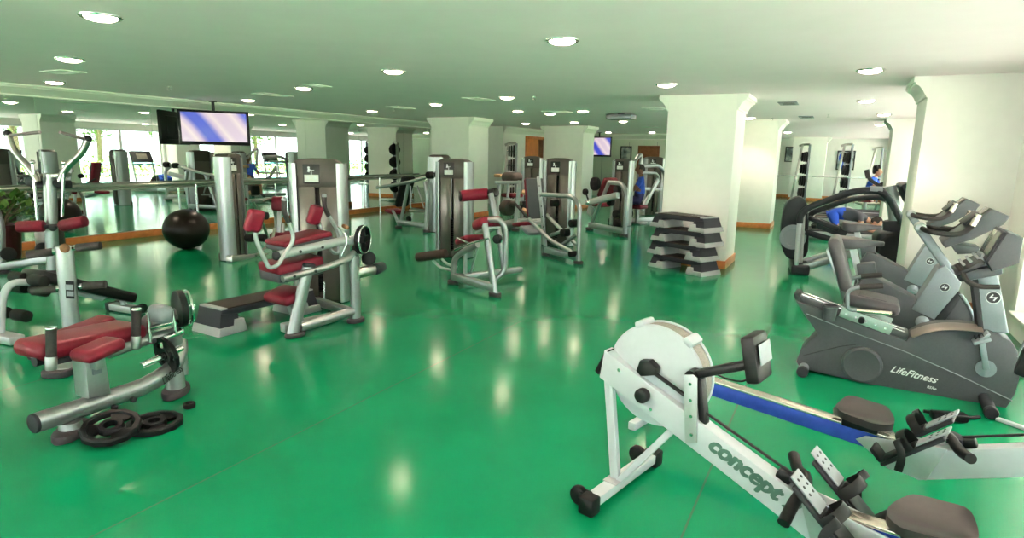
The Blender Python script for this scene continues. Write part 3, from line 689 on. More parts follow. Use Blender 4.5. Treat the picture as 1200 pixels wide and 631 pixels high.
for sg in (-1, 1):
    y = yc+sg*.235
    u = [t.at(*p, y) for p in ((1004, 364), (993, 363), (993, 342), (1003, 337), (1035, 335))] if sg < 0 else None
    if sg < 0: arm = u
    else: arm = [V((p.x, y, p.z)) for p in arm]
    h = t.p('side_handle', MB().tube(arm, .014, .04, 10), 'grey_frame')
    t.p('grip', MB().tube([arm[-2].lerp(arm[-1], .15), arm[-1]], .02, 0, 12), 'grip', h)
    lo = [arm[0], arm[0].lerp(V((s1.x+.02, y, s1.z-.01)), .95)]
    t.p('pulse_grip', MB().tube(lo, .016, 0, 10), 'rail_top', h)
cp = t.at(973, 362, yc-.17)
cu = t.p('cup_holder', MB().lathe(cp+V((0, 0, -.09)), (0, 0, 1), [(.038, 0), (.048, .10), (.056, .105), (.056, .118), (.046, .118), (.036, .02), (0, .02)], 24), 'bike_grey')
# pedals
pc = t.at(1155, 432, y0)
cr = t.p('crank', MB().lathe(pc, (0, -1, 0), [(.058, 0), (.058, .012), (.02, .016), (.02, .03)], 24).beam(pc+V((0, -.03, 0)), t.at(1151, 402, y0-.03), .02, .035, .006), 'bike_light')
pd = t.at(1150, 399, .05)
t.p('pedal', MB().box(pd, (.10, .10, .025), (0, -.5, 0), .008).box(pd+V((.01, 0, .03)), (.075, .09, .02), (0, -.9, 0), .008), 'bike_light', cr)
q = MB()
for i in range(4): q.box(pd+V((-.035+.02*i, 0, .014+.011*i)), (.008, .085, .006), (0, -.5, 0))
t.p('pedal_tread', q, 'black', cr)
# column, console, handlebar
cpoly = [tuple(t.at(a, b, yc-.09)) for a, b in ((1141, 318), (1149, 388), (1183, 392), (1166, 300), (1150, 298))]
co = t.p('console_column', MB().prism(cpoly, yc-.09, yc+.09, .015), 'bike_light')
t.p('column_edge', MB().prism([(p[0]-.012, p[2]) for p in cpoly[:2]]+[(p[0]+.02, p[2]) for p in cpoly[1::-1]], yc-.092, yc+.092, .004), 'dark_grey', co)
bc = t.at(1164, 349, yc-.092); emblem(t, co, bc, .042, V((1, 0, .12)), V((-.12, 0, 1)))
ky = .02
cpx = [(1181, 272), (1200, 279), (1195, 309), (1163, 319), (1157, 308)]
cpl = [tuple(t.at(a, b, ky)) for a, b in cpx]
con = t.p('console', MB().prism(cpl, ky, ky+.40, .012), 'bike_grey')
sa_, sb_ = V(cpl[0]), V(cpl[4]); sd = (sb_-sa_).normalized(); sn_ = V((sd.z, 0, -sd.x))
if sn_.x > 0: sn_ = -sn_
ctr = (sa_+sb_)/2; RM = MX((sd, V((0, 1, 0)), sd.cross(V((0, 1, 0))))).transposed()
t.p('bezel', MB().box(V((ctr.x, ky+.2, ctr.z))+sn_*.004, ((sb_-sa_).length*.94, .37, .016), RM, .004), 'dark_grey', con)
t.p('screen', MB().box(V((ctr.x, ky+.2, ctr.z))+sn_*.012-sd*.01, ((sb_-sa_).length*.72, .27, .006), RM, .002), 'screen', con)
kb = V(cpl[4])+V((-.075, 0, -.055))
t.p('keypad', MB().box(V((kb.x, ky+.2, kb.z)), (.17, .34, .03), (0, -.65, 0), .012), 'dark_grey', con)
q = MB()
for i in range(7):
    for j in range(3): q.box(V((kb.x-.035+.035*j, ky+.07+.043*i, kb.z+.0175+.026*j)), (.018, .026, .006), (0, -.65, 0), .002)
t.p('keypad_buttons', q, 'plate_grey', con)
t.p('console_shell', MB().box(V((cpl[3][0]-.05, ky+.2, cpl[3][2]-.03)), (.24, .24, .07), (0, -.35, 0), .02), 'bike_grey', con)
hb = [t.at(*p, ky+.05) for p in ((1127, 318), (1132, 329), (1146, 335), (1170, 335))]
t.p('handlebar', MB().tube([V((hb[0].x, ky+.30, hb[0].z)), V((hb[0].x, ky+.1, hb[0].z))]+hb[0:1]+[p+V((0, -.05-.0*i, 0)) for i, p in enumerate(hb[1:])], .016, .06, 12), 'grip')
for n_, (a, b) in (('rear_foot', (940, 438)), ('front_foot', (1160, 496))):
    q0 = t.at(a, b, .0); x = q0.x
    ny = 0 if n_ == 'rear_foot' else -.16
    x = t.at(a, b, ny).x
    ft = t.p(n_, MB().cyl((x, ny, .042), (x, .50-ny, .042), .036, bev=.01), 'bike_light' if n_ == 'rear_foot' else 'dark_grey')
    t.p('foot_cap', MB().cyl((x, ny-.012, .04), (x, ny+.05, .04), .040, bev=.012), 'dark_grey', ft)
rec = t
# ---------------------------------------------------------------- upright bikes
def upright(label, off, dx, dz):
    t = T('upright_bike', label, 'exercise bike', B0, BD, 'exercise bikes by the window pier')
    yc = 1.2; ya, yb = yc-.11, yc+.11
    P = lambda pts, y: [tuple(t.at(a, b, y)) for a, b in pts]
    sh = P([(1002, 338), (1014, 322), (1022, 323), (1070, 349), (1106, 373), (1150, 388), (1148, 420), (1090, 420), (1000, 392)], ya)
    sh = [(x, y, max(z, .06)) for x, y, z in sh]
    lo = min(p[0] for p in sh); hi = max(p[0] for p in sh)
    sh = sh[:6]+[(hi+.02, 0, .10), (hi-.1, 0, .05), (lo+.05, 0, .05), (lo-.03, 0, .12)]
    body = t.p('shroud', MB().prism(sh, ya, yb, .02), 'bike_grey')
    fa = P([(1118, 350), (1126, 345), (1136, 360), (1143, 378), (1146, 398), (1100, 398)], ya-.004)
    t.p('front_fairing', MB().prism(fa, ya-.004, yb+.004, .012), 'bike_grey', body)
    t.p('fairing_edge', MB().tube([V(p)+V((0, -.002, 0)) for p in fa[1:5]], .012, .06, 8), 'bike_light', body)
    cl = P([(1068, 363), (1099, 315), (1108, 312), (1127, 332), (1124, 341), (1095, 375)], ya-.012)
    co = t.p('front_column', MB().prism(cl, ya-.012, yb+.012, .012), 'bike_light')
    t.p('column_slot', MB().prism(P([(1095, 375), (1121, 344), (1126, 350), (1105, 380)], ya-.008), ya-.008, yb+.008, .004), 'dark_grey', co)
    emblem(t, co, V(P([(1107, 337)], ya-.0135)[0]), .036, V((1, 0, .1)), V((-.1, 0, 1)))
    n0, n1 = t.at(1116, 322, yc), t.at(1078, 268, yc)
    nk = t.p('neck', MB().beam(n0, n1, .09, .07, .015), 'bike_light')
    hubp = n1+V((0, 0, .01))
    t.p('handlebar_hub', MB().cyl(hubp+V((0, -.09, 0)), hubp+V((0, .09, 0)), .042, bev=.012), 'silver', nk)
    for sg in (-1, 1):
        y = yc+sg*.20
        hb = [V((hubp.x+.01, yc+sg*.08, hubp.z)), V((hubp.x+.04, y, hubp.z-.01))]+[V(t.at(*p, yc-.2)) for p in ((1108, 275), (1126, 275), (1139, 266), (1145, 253))]
        hb = [V((p.x, y if i else p.y, p.z)) for i, p in enumerate(hb)]
        h = t.p('handlebar', MB().tube(hb, .02, .07, 12), 'grip')
        t.p('pulse_grip', MB().tube([hb[-2].lerp(hb[-1], .1)+V((0, 0, 0)), hb[-1]+V((.01, 0, .01))], .024, 0, 12), 'rail_top', h)
    ky = yc-.17
    cp = P([(1163, 245), (1184, 254), (1176, 264), (1140, 281), (1108, 291), (1104, 284), (1128, 270)], ky)
    con = t.p('console', MB().prism(cp, ky, ky+.34, .012), 'bike_grey')
    a, b = V(cp[0]), V(cp[6]); sd = (b-a).normalized(); ctr = a.lerp(b, .33); RM = MX((sd, V((0, 1, 0)), sd.cross(V((0, 1, 0))))).transposed(); nn = V((sd.z, 0, -sd.x)); nn = nn if nn.z > 0 else -nn
    t.p('screen', MB().box(V((ctr.x, yc, ctr.z))+nn*.004, (.15, .22, .012), RM, .003), 'screen', con)
    t.p('reading_rack', MB().box(V((ctr.x-.06, yc, ctr.z-.03)), (.13, .3, .02), RM, .006), 'dark_grey', con)
    tr = P([(1113, 285), (1122, 298), (1146, 297), (1148, 290)], ky+.06)
    t.p('console_tray', MB().prism(tr, ky+.04, ky+.3, .01), 'bike_grey', con)
    # saddle and post
    s0 = t.at(1000, 287, yc)
    out = [(-.10, -.115), (.0, -.125), (.08, -.08), (.16, -.035), (.235, -.022), (.25, 0), (.235, .022), (.16, .035), (.08, .08), (0, .125), (-.10, .115), (-.13, 0)]
    mx = MX.Translation((s0.x-.02, yc, s0.z+.01)) @ MX.Rotation(-PI/2, 4, 'X')
    sm_ = MB().prism(out, -.05, .04, .022, mx, 3, 4)
    for v in sm_.bm.verts:
        u_ = v.co.x-(s0.x-.02); zc = s0.z+.035
        if u_ > .02: v.co.z = zc+(v.co.z-zc)*(1-.55*min(1, (u_-.02)/.2))
        elif u_ < -.06: v.co.z += .012*(-.06-u_)/.07
    sd_ = t.p('saddle', sm_, 'seatgrey')
    p1 = t.at(1009, 325, yc)
    t.p('seat_post', MB().beam(s0+V((.0, 0, -.03)), p1+V((.01, 0, -.06)), .055, .055, .006), 'silver_light')
    t.p('post_sleeve', MB().beam(p1+V((.02, 0, .13)), p1+V((.06, 0, -.04)), .11, .14, .012), 'bike_grey')
    t.p('adjuster', MB().cyl(p1+V((.10, -.09, .02)), p1+V((.10, -.05, .02)), .022, bev=.006), 'black')
    x0_, x1_ = lo+.05, hi-.08
    for n_, x in (('rear_foot', x0_), ('front_foot', x1_)): t.p(n_, MB().cyl((x, yc-.26, .045), (x, yc+.26, .045), .04, bev=.012), 'dark_grey')
    pc = V(((lo+hi)/2+.05, ya, .30))
    cr = t.p('crank', MB().lathe(pc, (0, -1, 0), [(.05, 0), (.05, .015), (.02, .03)], 20).beam(pc+V((0, -.03, 0)), pc+V((.12, -.03, -.09)), .02, .03, .005), 'bike_light')
    t.p('pedal', MB().box(pc+V((.12, -.09, -.09)), (.09, .09, .025), bev=.008), 'dark_grey', cr)
    t.e.location = B0 + t.X*dx + t.Y*off + V((0, 0, dz))
    return t
upright('grey upright exercise bike next to the recumbent one, its saddle just above that backrest', 0, 0, 0)
upright('grey upright exercise bike farther from the recumbent one, against the white pier', 1.5, .0, .0)
# black power lead and white cable on the floor
p = [F(*q, .012) for q in ((1082, 482), (1100, 485), (1118, 487), (1135, 490), (1148, 489))]
t = T('bike_power_lead', 'black power lead with plug bundle lying under the recumbent bike', 'cable', F(1115, 487), 0)
t.p('lead', MB().tube([q-t.o for q in p], .011, .04, 8), 'black'); t.p('adapter', MB().box(F(1112, 488, .035)-t.o, (.07, .2, .05), (0, 0, .3), .012), 'black')
t = T('white_cable_cover', 'straight white cable cover on the floor under the far rower frame', 'cable cover', F(1187, 499), 0)
a, b = F(1168, 491, .012), F(1215, 507, .012); t.p('cover', MB().beam(a-t.o, b-t.o, .035, .02, .004), 'white_paint')
# ---------------------------------------------------------------- strength machines
def tower(t, c, w=.60, d=.34, h=1.52, ang=0, col='silver', placard=True, back=False):
    """weight stack housing: two rounded columns, shroud, arched cap with its instruction card; faces local -y"""
    MXT = MX.Translation(V((c[0], c[1], 0))) @ MX.Rotation(ang, 4, 'Z')
    def put(name, mb, m, par):
        bmesh.ops.transform(mb.bm, matrix=MXT, verts=mb.bm.verts); return t.p(name, mb, m, par)
    cw = .10
    tw = put('weight_tower', MB().box((0, .03, .06), (w-.06, d-.06, .12), bev=.02).box((0, d*.28, h*.48), (w-2*cw, .05, h*.86), bev=.01), 'stack', None)
    for sg in (-1, 1):
        out = []
        for k in range(13):
            a = -PI/2+PI*k/12
            out.append((sg*(w/2-cw+cw*math.cos(a)), d/2*math.sin(a)))
        mb = MB(); hh = h-.05
        lo = [mb.bm.verts.new((x, y, .01)) for x, y in out]; hi = [mb.bm.verts.new((x, y, hh)) for x, y in out]
        for k in range(12): mb.bm.faces.new((lo[k], lo[k+1], hi[k+1], hi[k]))
        mb.bm.faces.new((lo[0], lo[-1], hi[-1], hi[0])); mb.bm.faces.new(hi); mb.bm.faces.new(lo)
        put('column', mb, col, tw)
    put('shroud', MB().box((-(w/2-cw)*.55, -d*.36, h*.42), ((w/2-cw)*.86, .02, h*.80), bev=.005).box(((w/2-cw)*.55, -d*.36, h*.42), ((w/2-cw)*.86, .02, h*.80), bev=.005), 'smoke', tw)
    ps = MB()
    for k in range(14): ps.box((0, -.02, .14+.034*k), (w-2*cw-.03, .12, .028), bev=.003)
    put('weight_plates', ps, 'iron', tw)
    put('guide_rod', MB().cyl((-.05, -.02, .1), (-.05, -.02, h-.2), .011).cyl((.05, -.02, .1), (.05, -.02, h-.2), .011), 'chrome', tw)
    top = [(-w/2+.07, h-.30), (w/2-.07, h-.30), (w/2-.06, h-.045), (w*.3, h-.012), (w*.12, h), (-w*.12, h), (-w*.3, h-.012), (-w/2+.06, h-.045)]
    put('cap', MB().prism(top, -d*.40, d*.40, .015), M['capbrown'], tw)
    if placard:
        pl = put('instruction_card', MB().box((-.05, -d*.40-.003, h-.16), (.17, .005, .20), bev=.002), 'placard', tw)
        q = MB()
        q.box((-.05, -d*.40-.007, h-.205), (.14, .004, .075))
        put('card_panel', q, 'paper', tw)
        q = MB()
        for dx in (-.035, .035): q.sphere((-.05+dx, -d*.40-.0095, h-.20), .018, (1, .08, 1), 10)
        q.sphere((-.075, -d*.40-.006, h-.095), .012, (1, .2, 1), 8).box((-.075, -d*.40-.006, h-.122), (.022, .003, .035), (0, .3, 0)).box((-.05, -d*.40-.006, h-.122), (.06, .003, .006)).box((-.05, -d*.40-.0068, h-.165), (.008, .003, .09)).box((-.05, -d*.40-.0095, h-.20), (.08, .003, .006))
        put('card_print', q, 'white_text', tw)
    return tw
M['capbrown'] = mat('umber_grey_cap', (.07, .058, .052), .38, .1, .06, 50)
def foot(t, par, c, w=.085, l=.13, h=.05, ang=0):
    out = [(math.cos(2*PI*k/20)*l*.5, math.sin(2*PI*k/20)*w*.5) for k in range(20)]
    mx = MX.Translation(V((c[0], c[1], 0))) @ MX.Rotation(ang, 4, 'Z') @ MX.Rotation(-PI/2, 4, 'X')
    return t.p('foot', MB().prism(out, -.001, -h, .012, mx), 'foot', par)
def fixz(p, z): return V((p[0], p[1], z))
# ------- plate-loaded kneeling leg curl, front
t = T('leg_curl_machine', 'plate-loaded leg curl machine with long burgundy pad and vertical handles, nearest on the green floor', 'gym machine', (1.65, 3.67), V((2.3-1.65, .04, 0)))
a, b, c = t.at(42, 496, 0), t.at(165, 455, 0), t.at(198, 433, 0)
base = t.p('main_tube', MB().tube([a, b, t.at(190, 441, .0), t.at(206, 428, .03), t.at(211, 412, .08), t.at(210, 400, .12)], .06, .16, 18, oval=(.044, .056), side=(0, 1, 0)), 'silver')
ax = (a-b).normalized()
t.p('tube_cap', MB().cyl(a-ax*.004, a+ax*.02, .054, bev=.012), 'dark_grey', base)
for px in (137, 159): q = t.at(px-3, 478-(px-137)*.42, -.05); t.p('bolt_cover', MB().cyl(q+V((0, -.012, 0)), q+V((0, .01, 0)), .018, bev=.004), 'dark_grey', base)
p = t.at(82, 492, 0); t.p('pedestal', MB().cyl((p.x, 0, .03), (p.x, 0, p.z-.01), .062, .055), 'silver', base); foot(t, base, (p.x, .0), .15, .27, .05, .55)
p2 = t.at(206, 455, .02); t.p('pedestal', MB().cyl((p2.x, .02, .03), (p2.x-.0, .02, .20), .06, .055), 'silver', base); foot(t, base, (p2.x, .02), .15, .26, .05, .55)
q0, q1 = t.at(196, 449, -.058), t.at(214, 437, -.058)
lettering('lettering', 'LifeFitness', t, base, 'black_text', q0+V((-.03, -.012, -.0)), V((1, 0, .35)), V((-.35, .1, 1)), .05, .15, .45, .008)
post = t.p('post', MB().prism([tuple(t.at(*p, -.06)) for p in ((99, 418), (124, 418), (131, 462), (104, 468))], -.06, .07, .012), 'silver')
t.p('post_slot', MB().box(t.at(113, 430, -.066), (.05, .012, .09), bev=.005), 'grey_frame', post)
# pads: long thigh pad, near elbow pad, far elbow pad
L0, L1 = t.at(47, 413, .12), t.at(162, 388, .12); LD = (L1-L0); sa = math.atan2(LD.z, LD.x)
lp = t.p('long_pad', MB().box((L0+L1)/2+V((0, .08, 0)), (LD.length+.06, .30, .10), (0, -sa, 0), .045, 4), 'red')
t.p('pad_base', MB().box((L0+L1)/2+V((0, .08, -.06)), (LD.length*.9, .24, .05), (0, -sa, 0), .012), 'dark_grey', lp)
e0 = t.at(115, 410, -.10); ep = t.p('elbow_pad', MB().box(e0, (.24, .17, .075), (0, -.12, .1), .036, 4), 'red'); t.p('elbow_bracket', MB().box(e0+V((.0, .04, -.07)), (.06, .10, .09), bev=.01), 'silver', ep)
e1 = t.at(95, 391, .42); ep = t.p('elbow_pad', MB().box(e1+V((0, .06, 0)), (.46, .16, .07), (0, -.14, 0), .034, 4), 'red')
t.p('elbow_bracket', MB().box(e1+V((0, .02, -.08)), (.10, .06, .12), bev=.01), 'silver', ep)
for (ax0, ay0, ax1, ay1, yy) in ((60, 434, 60, 386, -.02), (159, 409, 160, 364, -.02)):
    h0, h1 = t.at(ax0, ay0, yy), t.at(ax1, ay1, yy); m = h0.lerp(h1, .28)
    hh = t.p('handle', MB().cyl(h0, h0.lerp(h1, .34), .028, bev=.006), 'silver'); t.p('grip', MB().cyl(m, h1, .0255), 'grip', hh); t.p('grip_cap', MB().cyl(h1, h1+V((0, 0, .012)), .028, bev=.004), 'chrome', hh)
t.p('pad_beam', MB().tube([t.at(40, 424, .14), t.at(128, 404, .14)], .03, 0, 12), 'dark_grey')
lv = t.p('lever_beam', MB().tube([t.at(126, 414, .08), t.at(172, 398, .08), t.at(212, 388, .08)], .035, .1, 14), 'silver')
t.p('rear_post', MB().tube([t.at(203, 392, .10), t.at(212, 420, .12), t.at(212, 440, .1)], .045, .1, 14), 'silver')
mp = t.at(186, 376, .02)
me = t.p('cam_housing', MB().tube([t.at(172, 380, .10), t.at(200, 372, .10), t.at(212, 370, .1)], .055, 0, 16), 'silver')
t.p('roller_cap', MB().box(t.at(188, 368, -.02), (.10, .16, .115), (0, .1, 0), .04, 4), 'grey_frame', me)
t.p('link_rod', MB().cyl(t.at(173, 367, .0), t.at(176, 401, .0), .011).cyl(t.at(202, 363, .0), t.at(206, 391, .0), .011).cyl(t.at(174, 385, .0), t.at(208, 377, .02), .016).cyl(t.at(186, 400, .04), t.at(212, 388, .04), .02), 'chrome', me)
wc = t.at(211, 362, .06)
wx = V((.93, -.36, 0)).normalized()
wh = t.p('cam_wheel', MB().cyl(wc-wx*.022, wc+wx*.022, .125, seg=36, bev=.006), 'iron', me)
t.p('wheel_rim', MB().tube([wc+wx*.045+V((-wx.y, wx.x, 0))*(.115*math.cos(2*PI*k/32))+V((0, 0, .115*math.sin(2*PI*k/32))) for k in range(32)], .009, closed=True, seg=8), 'chrome', wh)
for k in range(5): a_ = 2*PI*k/5+.3; pc = wc+V((-wx.y, wx.x, 0))*(.10*math.cos(a_))+V((0, 0, .10*math.sin(a_))); t.p('spacer_bolt', MB().cyl(pc, pc+wx*.065, .009), 'chrome', wh)
hc = t.at(193, 417, .0); hx = V((.95, -.10, .16)).normalized()
hr = t.p('plate_horn', MB().cyl(hc-hx*.15, hc+hx*.12, .021, bev=.004), 'chrome', me)
def plate_mesh(R=.115, thick=.03):         # grip plate: angular rim, three hand holes, raised hub, axis z
    mb = MB(); n = 48; rr = []
    for k in range(n):
        a_ = 2*PI*k/n; u = ((a_ % (2*PI/12))-PI/12); rr.append(R*math.cos(PI/12)/math.cos(u))
    for k in range(n):
        a0, a1 = 2*PI*k/n, 2*PI*((k+1) % n)/n
        def P(r, a, z): return V((r*math.cos(a), r*math.sin(a), z))
        hole = (k % 16) in range(4, 12)
        r0, r1 = rr[k], rr[(k+1) % n]
        ring = [(1.0, 0), (1.0, thick*.75), (.95, thick), (.80, thick), (.76, thick*.62)]
        ring2 = [(.44, thick*.62), (.40, thick), (.24, thick), (.22, 0)]
        def strip(seq):
            for (f0, z0), (f1, z1) in zip(seq, seq[1:]):
                vs = [mb.bm.verts.new(P(r0*f0, a0, z0)), mb.bm.verts.new(P(r1*f0, a1, z0)), mb.bm.verts.new(P(r1*f1, a1, z1)), mb.bm.verts.new(P(r0*f1, a0, z1))]; mb.bm.faces.new(vs)
        strip(ring); strip(ring2)
        if not hole: strip([(.76, thick*.62), (.44, thick*.62)]); strip([(.44, thick*.15), (.76, thick*.15)])
        else: strip([(.76, thick*.62), (.76, thick*.15)]); strip([(.44, thick*.15), (.44, thick*.62)])
        strip([(.22, 0), (.40, 0), (.44, thick*.15)]); strip([(.76, thick*.15), (.9, 0), (1.0, 0)])
    bmesh.ops.remove_doubles(mb.bm, verts=mb.bm.verts, dist=.0004)
    return mb
def grip_plate(label, loc, rot, R):
    o = tag(link_mesh('weight_plate', plate_mesh(R, R*.24), 'iron', None, 30), label, 'weight plate', 'black grip weight plates')
    o.location = loc; o.rotation_euler = rot; return o
wpos = t.o+t.X*hc.x+t.Y*hc.y+V((0, 0, hc.z)); wd = t.X*hx.x+t.Y*hx.y+V((0, 0, hx.z))
wp = grip_plate('black weight plate hung on the chrome horn of the leg curl machine', wpos, wd.to_track_quat('Z', 'Y').to_euler(), .122)
pA, pB = F(132, 508, .03), F(181, 496, .02)
grip_plate('black weight plate lying tilted on the other one, showing its hand holes', pA+V((-.01, -.01, .028)), (.10, -.22, .5), .150)
grip_plate('black weight plate lying flat on the green floor beneath the tilted one', V((pB.x, pB.y, .001)), (0, 0, .2), .152)
for o_ in (): pass
pC = F(222, 478, .0); o_ = tag(link_mesh('weight_collar', MB().lathe((0, 0, 0), (0, 0, 1), [(.032, 0), (.036, .006), (.036, .026), (.032, .032), (.02, .032), (.02, 0)], 24), 'rubber'), 'small black ring collar lying on the floor beside the weight plates', 'collar'); o_.location = (pC.x, pC.y, .001)
# ------- weight tree
o = F(84, 428)
t = T('weight_plate_tree', 'empty weight plate tree with four grey horns and a bronze badge', 'weight tree', (o.x, o.y), V((.62, -.78, 0)))
c0, c1 = t.at(87, 418, 0), t.at(75, 290, 0)
co = t.p('column', MB().tube([fixz(c0, .03), c0, c1], .07, 0, 22, oval=(.060, .036), side=(1, 0, 0)), 'silver')
t.p('column_top', MB().sphere(c1, .058, (1.0, .62, .30)), 'silver', co)
bz = t.at(76, 291, -.042); t.p('badge', MB().lathe(bz, (0, -1, .05), [(.034, 0), (.034, .004), (.028, .006), (0, .008)], 24), mat('bronze_badge', (.10, .05, .02), .4, .5, .3, 90), co)
st = t.at(82, 340, -.037); sp = t.p('sticker', MB().box(st, (.055, .004, .13), (0, .08, 0)), 'placard', co)
t.p('sticker_panel', MB().box(st+V((0, -.003, .02)), (.045, .003, .04), (0, .08, 0)).box(st+V((0, -.003, -.028)), (.045, .003, .035), (0, .08, 0)), 'plate_grey', sp)
for (ax0, ay0, ax1, ay1) in ((66, 295, 31, 299), (86, 291, 118, 288), (70, 338, 36, 342), (94, 336, 124, 333)):
    h0, h1 = t.at(ax0, ay0, 0), t.at(ax1, ay1, -.05 if ax1 < 80 else -.02)
    h = t.p('horn', MB().cyl(h0, h0.lerp(h1, .3), .022), 'chrome'); t.p('horn_sleeve', MB().cyl(h0.lerp(h1, .12), h1, .029, bev=.006), 'grip', h)
bs = t.p('base', MB().box((c0.x, 0, .035), (.16, .5, .05), bev=.02), 'silver'); 
for yy in (-.24, .24): foot(t, bs, (c0.x, yy), .13, .2, .05)
# ------- decline bench
o = F(147, 366)
t = T('decline_bench', 'black padded decline bench with white curved legs and small wheels', 'bench', (o.x, o.y), (F(3, 400)-F(147, 366)))
p0, p1 = t.at(38, 322, .0), t.at(148, 348, .0)
sa = math.atan2(p0.z-p1.z, p0.x-p1.x); mid = (p0+p1)/2
pz = t.p('pad', MB().box(mid+V((0, 0, .0)), ((p0-p1).length*1.04, .30, .10), (0, -sa, 0), .03, 3), 'vinyl')
fr = t.p('frame', MB().tube([t.at(118, 349, 0), t.at(136, 341, 0), t.at(143, 348, 0), t.at(146, 362, 0)], .028, .12, 12).tube([t.at(60, 336, 0)-V((0, 0, .02)), t.at(36, 331, 0), t.at(12, 331, 0), t.at(2, 350, 0), t.at(1, 392, 0)], .03, .2, 12).tube([t.at(40, 332, 0), t.at(120, 350, 0)], .026, 0, 12), 'white_paint')
b0 = t.at(146, 364, 0); 
t.p('rear_foot', MB().box((b0.x, 0, .045), (.10, .34, .07), bev=.01), 'silver_light', fr)
for yy in (-.18, .18): t.p('wheel', MB().cyl((b0.x-.06, yy-.02, .05), (b0.x-.06, yy+.02, .05), .045, bev=.01), 'rubber', fr); t.p('end_cap', MB().box((b0.x, yy*1.02, .045), (.11, .06, .08), bev=.01), 'dark_grey', fr)
b1 = t.at(1, 392, 0); t.p('front_foot', MB().box((b1.x, 0, .04), (.12, .45, .07), bev=.012), 'silver_light', fr)
for q, yy in (((24, 326), -.11), ((24, 337), -.13), ((3, 366), -.12)):
    c = t.at(*q, yy); [t.p('foam_roller', MB().cyl((c.x, u_, c.z), (c.x, u_+.17, c.z), .05, bev=.012), 'rubber', fr) for u_ in (-.22, .05)]
# ------- pulldown machine by the mirrors
t = T('pulldown_machine', 'front pulldown machine with two raised arms and paired burgundy thigh rollers', 'gym machine', (4.0, 8.8), V((.55, -.83, 0)))
co = t.p('column', MB().tube([t.at(62, 318, 0), t.at(58, 204, 0)], .07, 0, 18, oval=(.075, .06), side=(1, 0, 0)), 'silver')
t.p('cross_head', MB().beam(t.at(40, 207, 0), t.at(81, 205, 0), .09, .06, .012), 'steel', co)
t.p('lower_block', MB().box(t.at(60, 216, .1), (.42, .16, .10), bev=.02), 'dark_grey', co)
for pts, grip in ((((44, 213), (36, 199), (15, 176), (9, 157)), ((10, 159), (47, 155))), (((70, 213), (76, 198), (97, 178), (103, 163)), ((102, 164), (70, 155)))):
    A = [t.at(*p, -.12) for p in pts]; ar = t.p('arm', MB().tube(A, .042, .14, 14), 'steel'); t.p('arm_cap', MB().sphere(A[-1], .046), 'dark_grey', ar)
    g0, g1 = t.at(*grip[0], -.12), t.at(*grip[1], -.45); t.p('grip', MB().cyl(g0, g1, .019, bev=.004), mat('mauve_grip', (.22, .17, .18), .5) if 'mauve_grip' not in bpy.data.materials else bpy.data.materials['mauve_grip'], ar)
for a_, b_ in (((38, 190), (44, 258)), ((75, 191), (73, 254))): t.p('link_rod', MB().cyl(t.at(*a_, -.14), t.at(*b_, -.14), .017).sphere(t.at(*a_, -.14), .03), 'chrome')
for q in ((35, 213), (68, 215)): t.p('pivot', MB().cyl(t.at(*q, -.16), t.at(*q, .05), .055, bev=.01), 'dark_grey', co)
rl = t.p('roller_axle', MB().cyl(t.at(53, 266, -.12), t.at(72, 264, -.12), .022).sphere(t.at(62, 267, -.14), .045), 'dark_grey')
for a_, b_ in (((52, 265), (20, 266)), ((72, 265), (100, 259))):
    u, v = t.at(*a_, -.12), t.at(*b_, -.12-(.05)); t.p('roller', MB().cyl(u, v, .072, bev=.02, seg=22), 'red', rl)
ba = t.p('base_frame', MB().beam(t.at(2, 313, 0), t.at(62, 303, 0), .09, .10, .012).beam(t.at(62, 316, .0), t.at(62, 316, .9), .09, .08, .012), 'silver')
t.p('side_post', MB().tube([t.at(2, 320, 0), t.at(1, 262, 0), t.at(-12, 230, 0)], .045, .1, 12), 'silver', ba)
for q in ((3, 322), (62, 322)): p = t.at(*q, 0); foot(t, ba, (p.x, 0), .16, .2, .05)
t.p('counterweight', MB().cyl(t.at(10, 298, -.16), t.at(10, 298, -.06), .085, bev=.02), 'rubber', ba); t.p('counterweight', MB().cyl(t.at(50, 292, .1), t.at(50, 292, .2), .085, bev=.02), 'rubber', ba)
t.p('seat', MB().box(t.at(62, 296, .45), (.36, .32, .08), bev=.035, seg=3), 'red')
t.p('weight_block', MB().box(t.at(60, 290, .7), (.3, .2, .7), bev=.03), 'smoke', co)
# ------- abdominal machine
t = T('abdominal_machine', 'abdominal crunch machine with burgundy elbow pads and tall weight tower, behind the floor step', 'gym machine', (3.65, 4.06), V((.98, -.19, 0)))
tw = tower(t, t.fl(379, 352), .60, .34, 1.53, -.72)
po = t.p('front_post', MB().tube([t.at(343, 393, 0), t.at(361, 312, 0)], .05, 0, 18, oval=(.038, .058), side=(0, 1, 0)), 'silver')
q = t.at(361, 311, 0); t.p('post_cap', MB().box(q, (.115, .085, .04), (0, .2, 0), .018), 'dark_grey', po)
q = t.at(346, 394, 0); foot(t, po, (q.x, 0), .12, .19, .045)
rp = t.p('rear_post', MB().tube([t.at(417, 375, 0), t.at(415, 300, 0)], .05, 0, 18, oval=(.04, .052), side=(0, 1, 0)), 'silver'); q = t.at(417, 377, 0); foot(t, rp, (q.x, 0), .13, .18, .045)
fr = t.p('base_beam', MB().tube([t.at(352, 384, 0), t.at(414, 365, 0)], .04, 0, 16, oval=(.035, .045), side=(0, 1, 0)).beam(t.at(416, 368, 0), t.at(416, 368, 0)+V((.1, .8, -.02)), .08, .08, .015), 'silver')
lb = t.p('pad_beam', MB().tube([t.at(331, 327, -.03), t.at(384, 313, -.03), t.at(408, 304, -.02), t.at(415, 296, 0)], .03, .12, 14), 'silver')
for q in ((345, 324), (370, 318)): c = t.at(*q, -.06); t.p('bolt', MB().cyl(c, c+V((0, -.006, 0)), .013), 'dark_grey', lb)
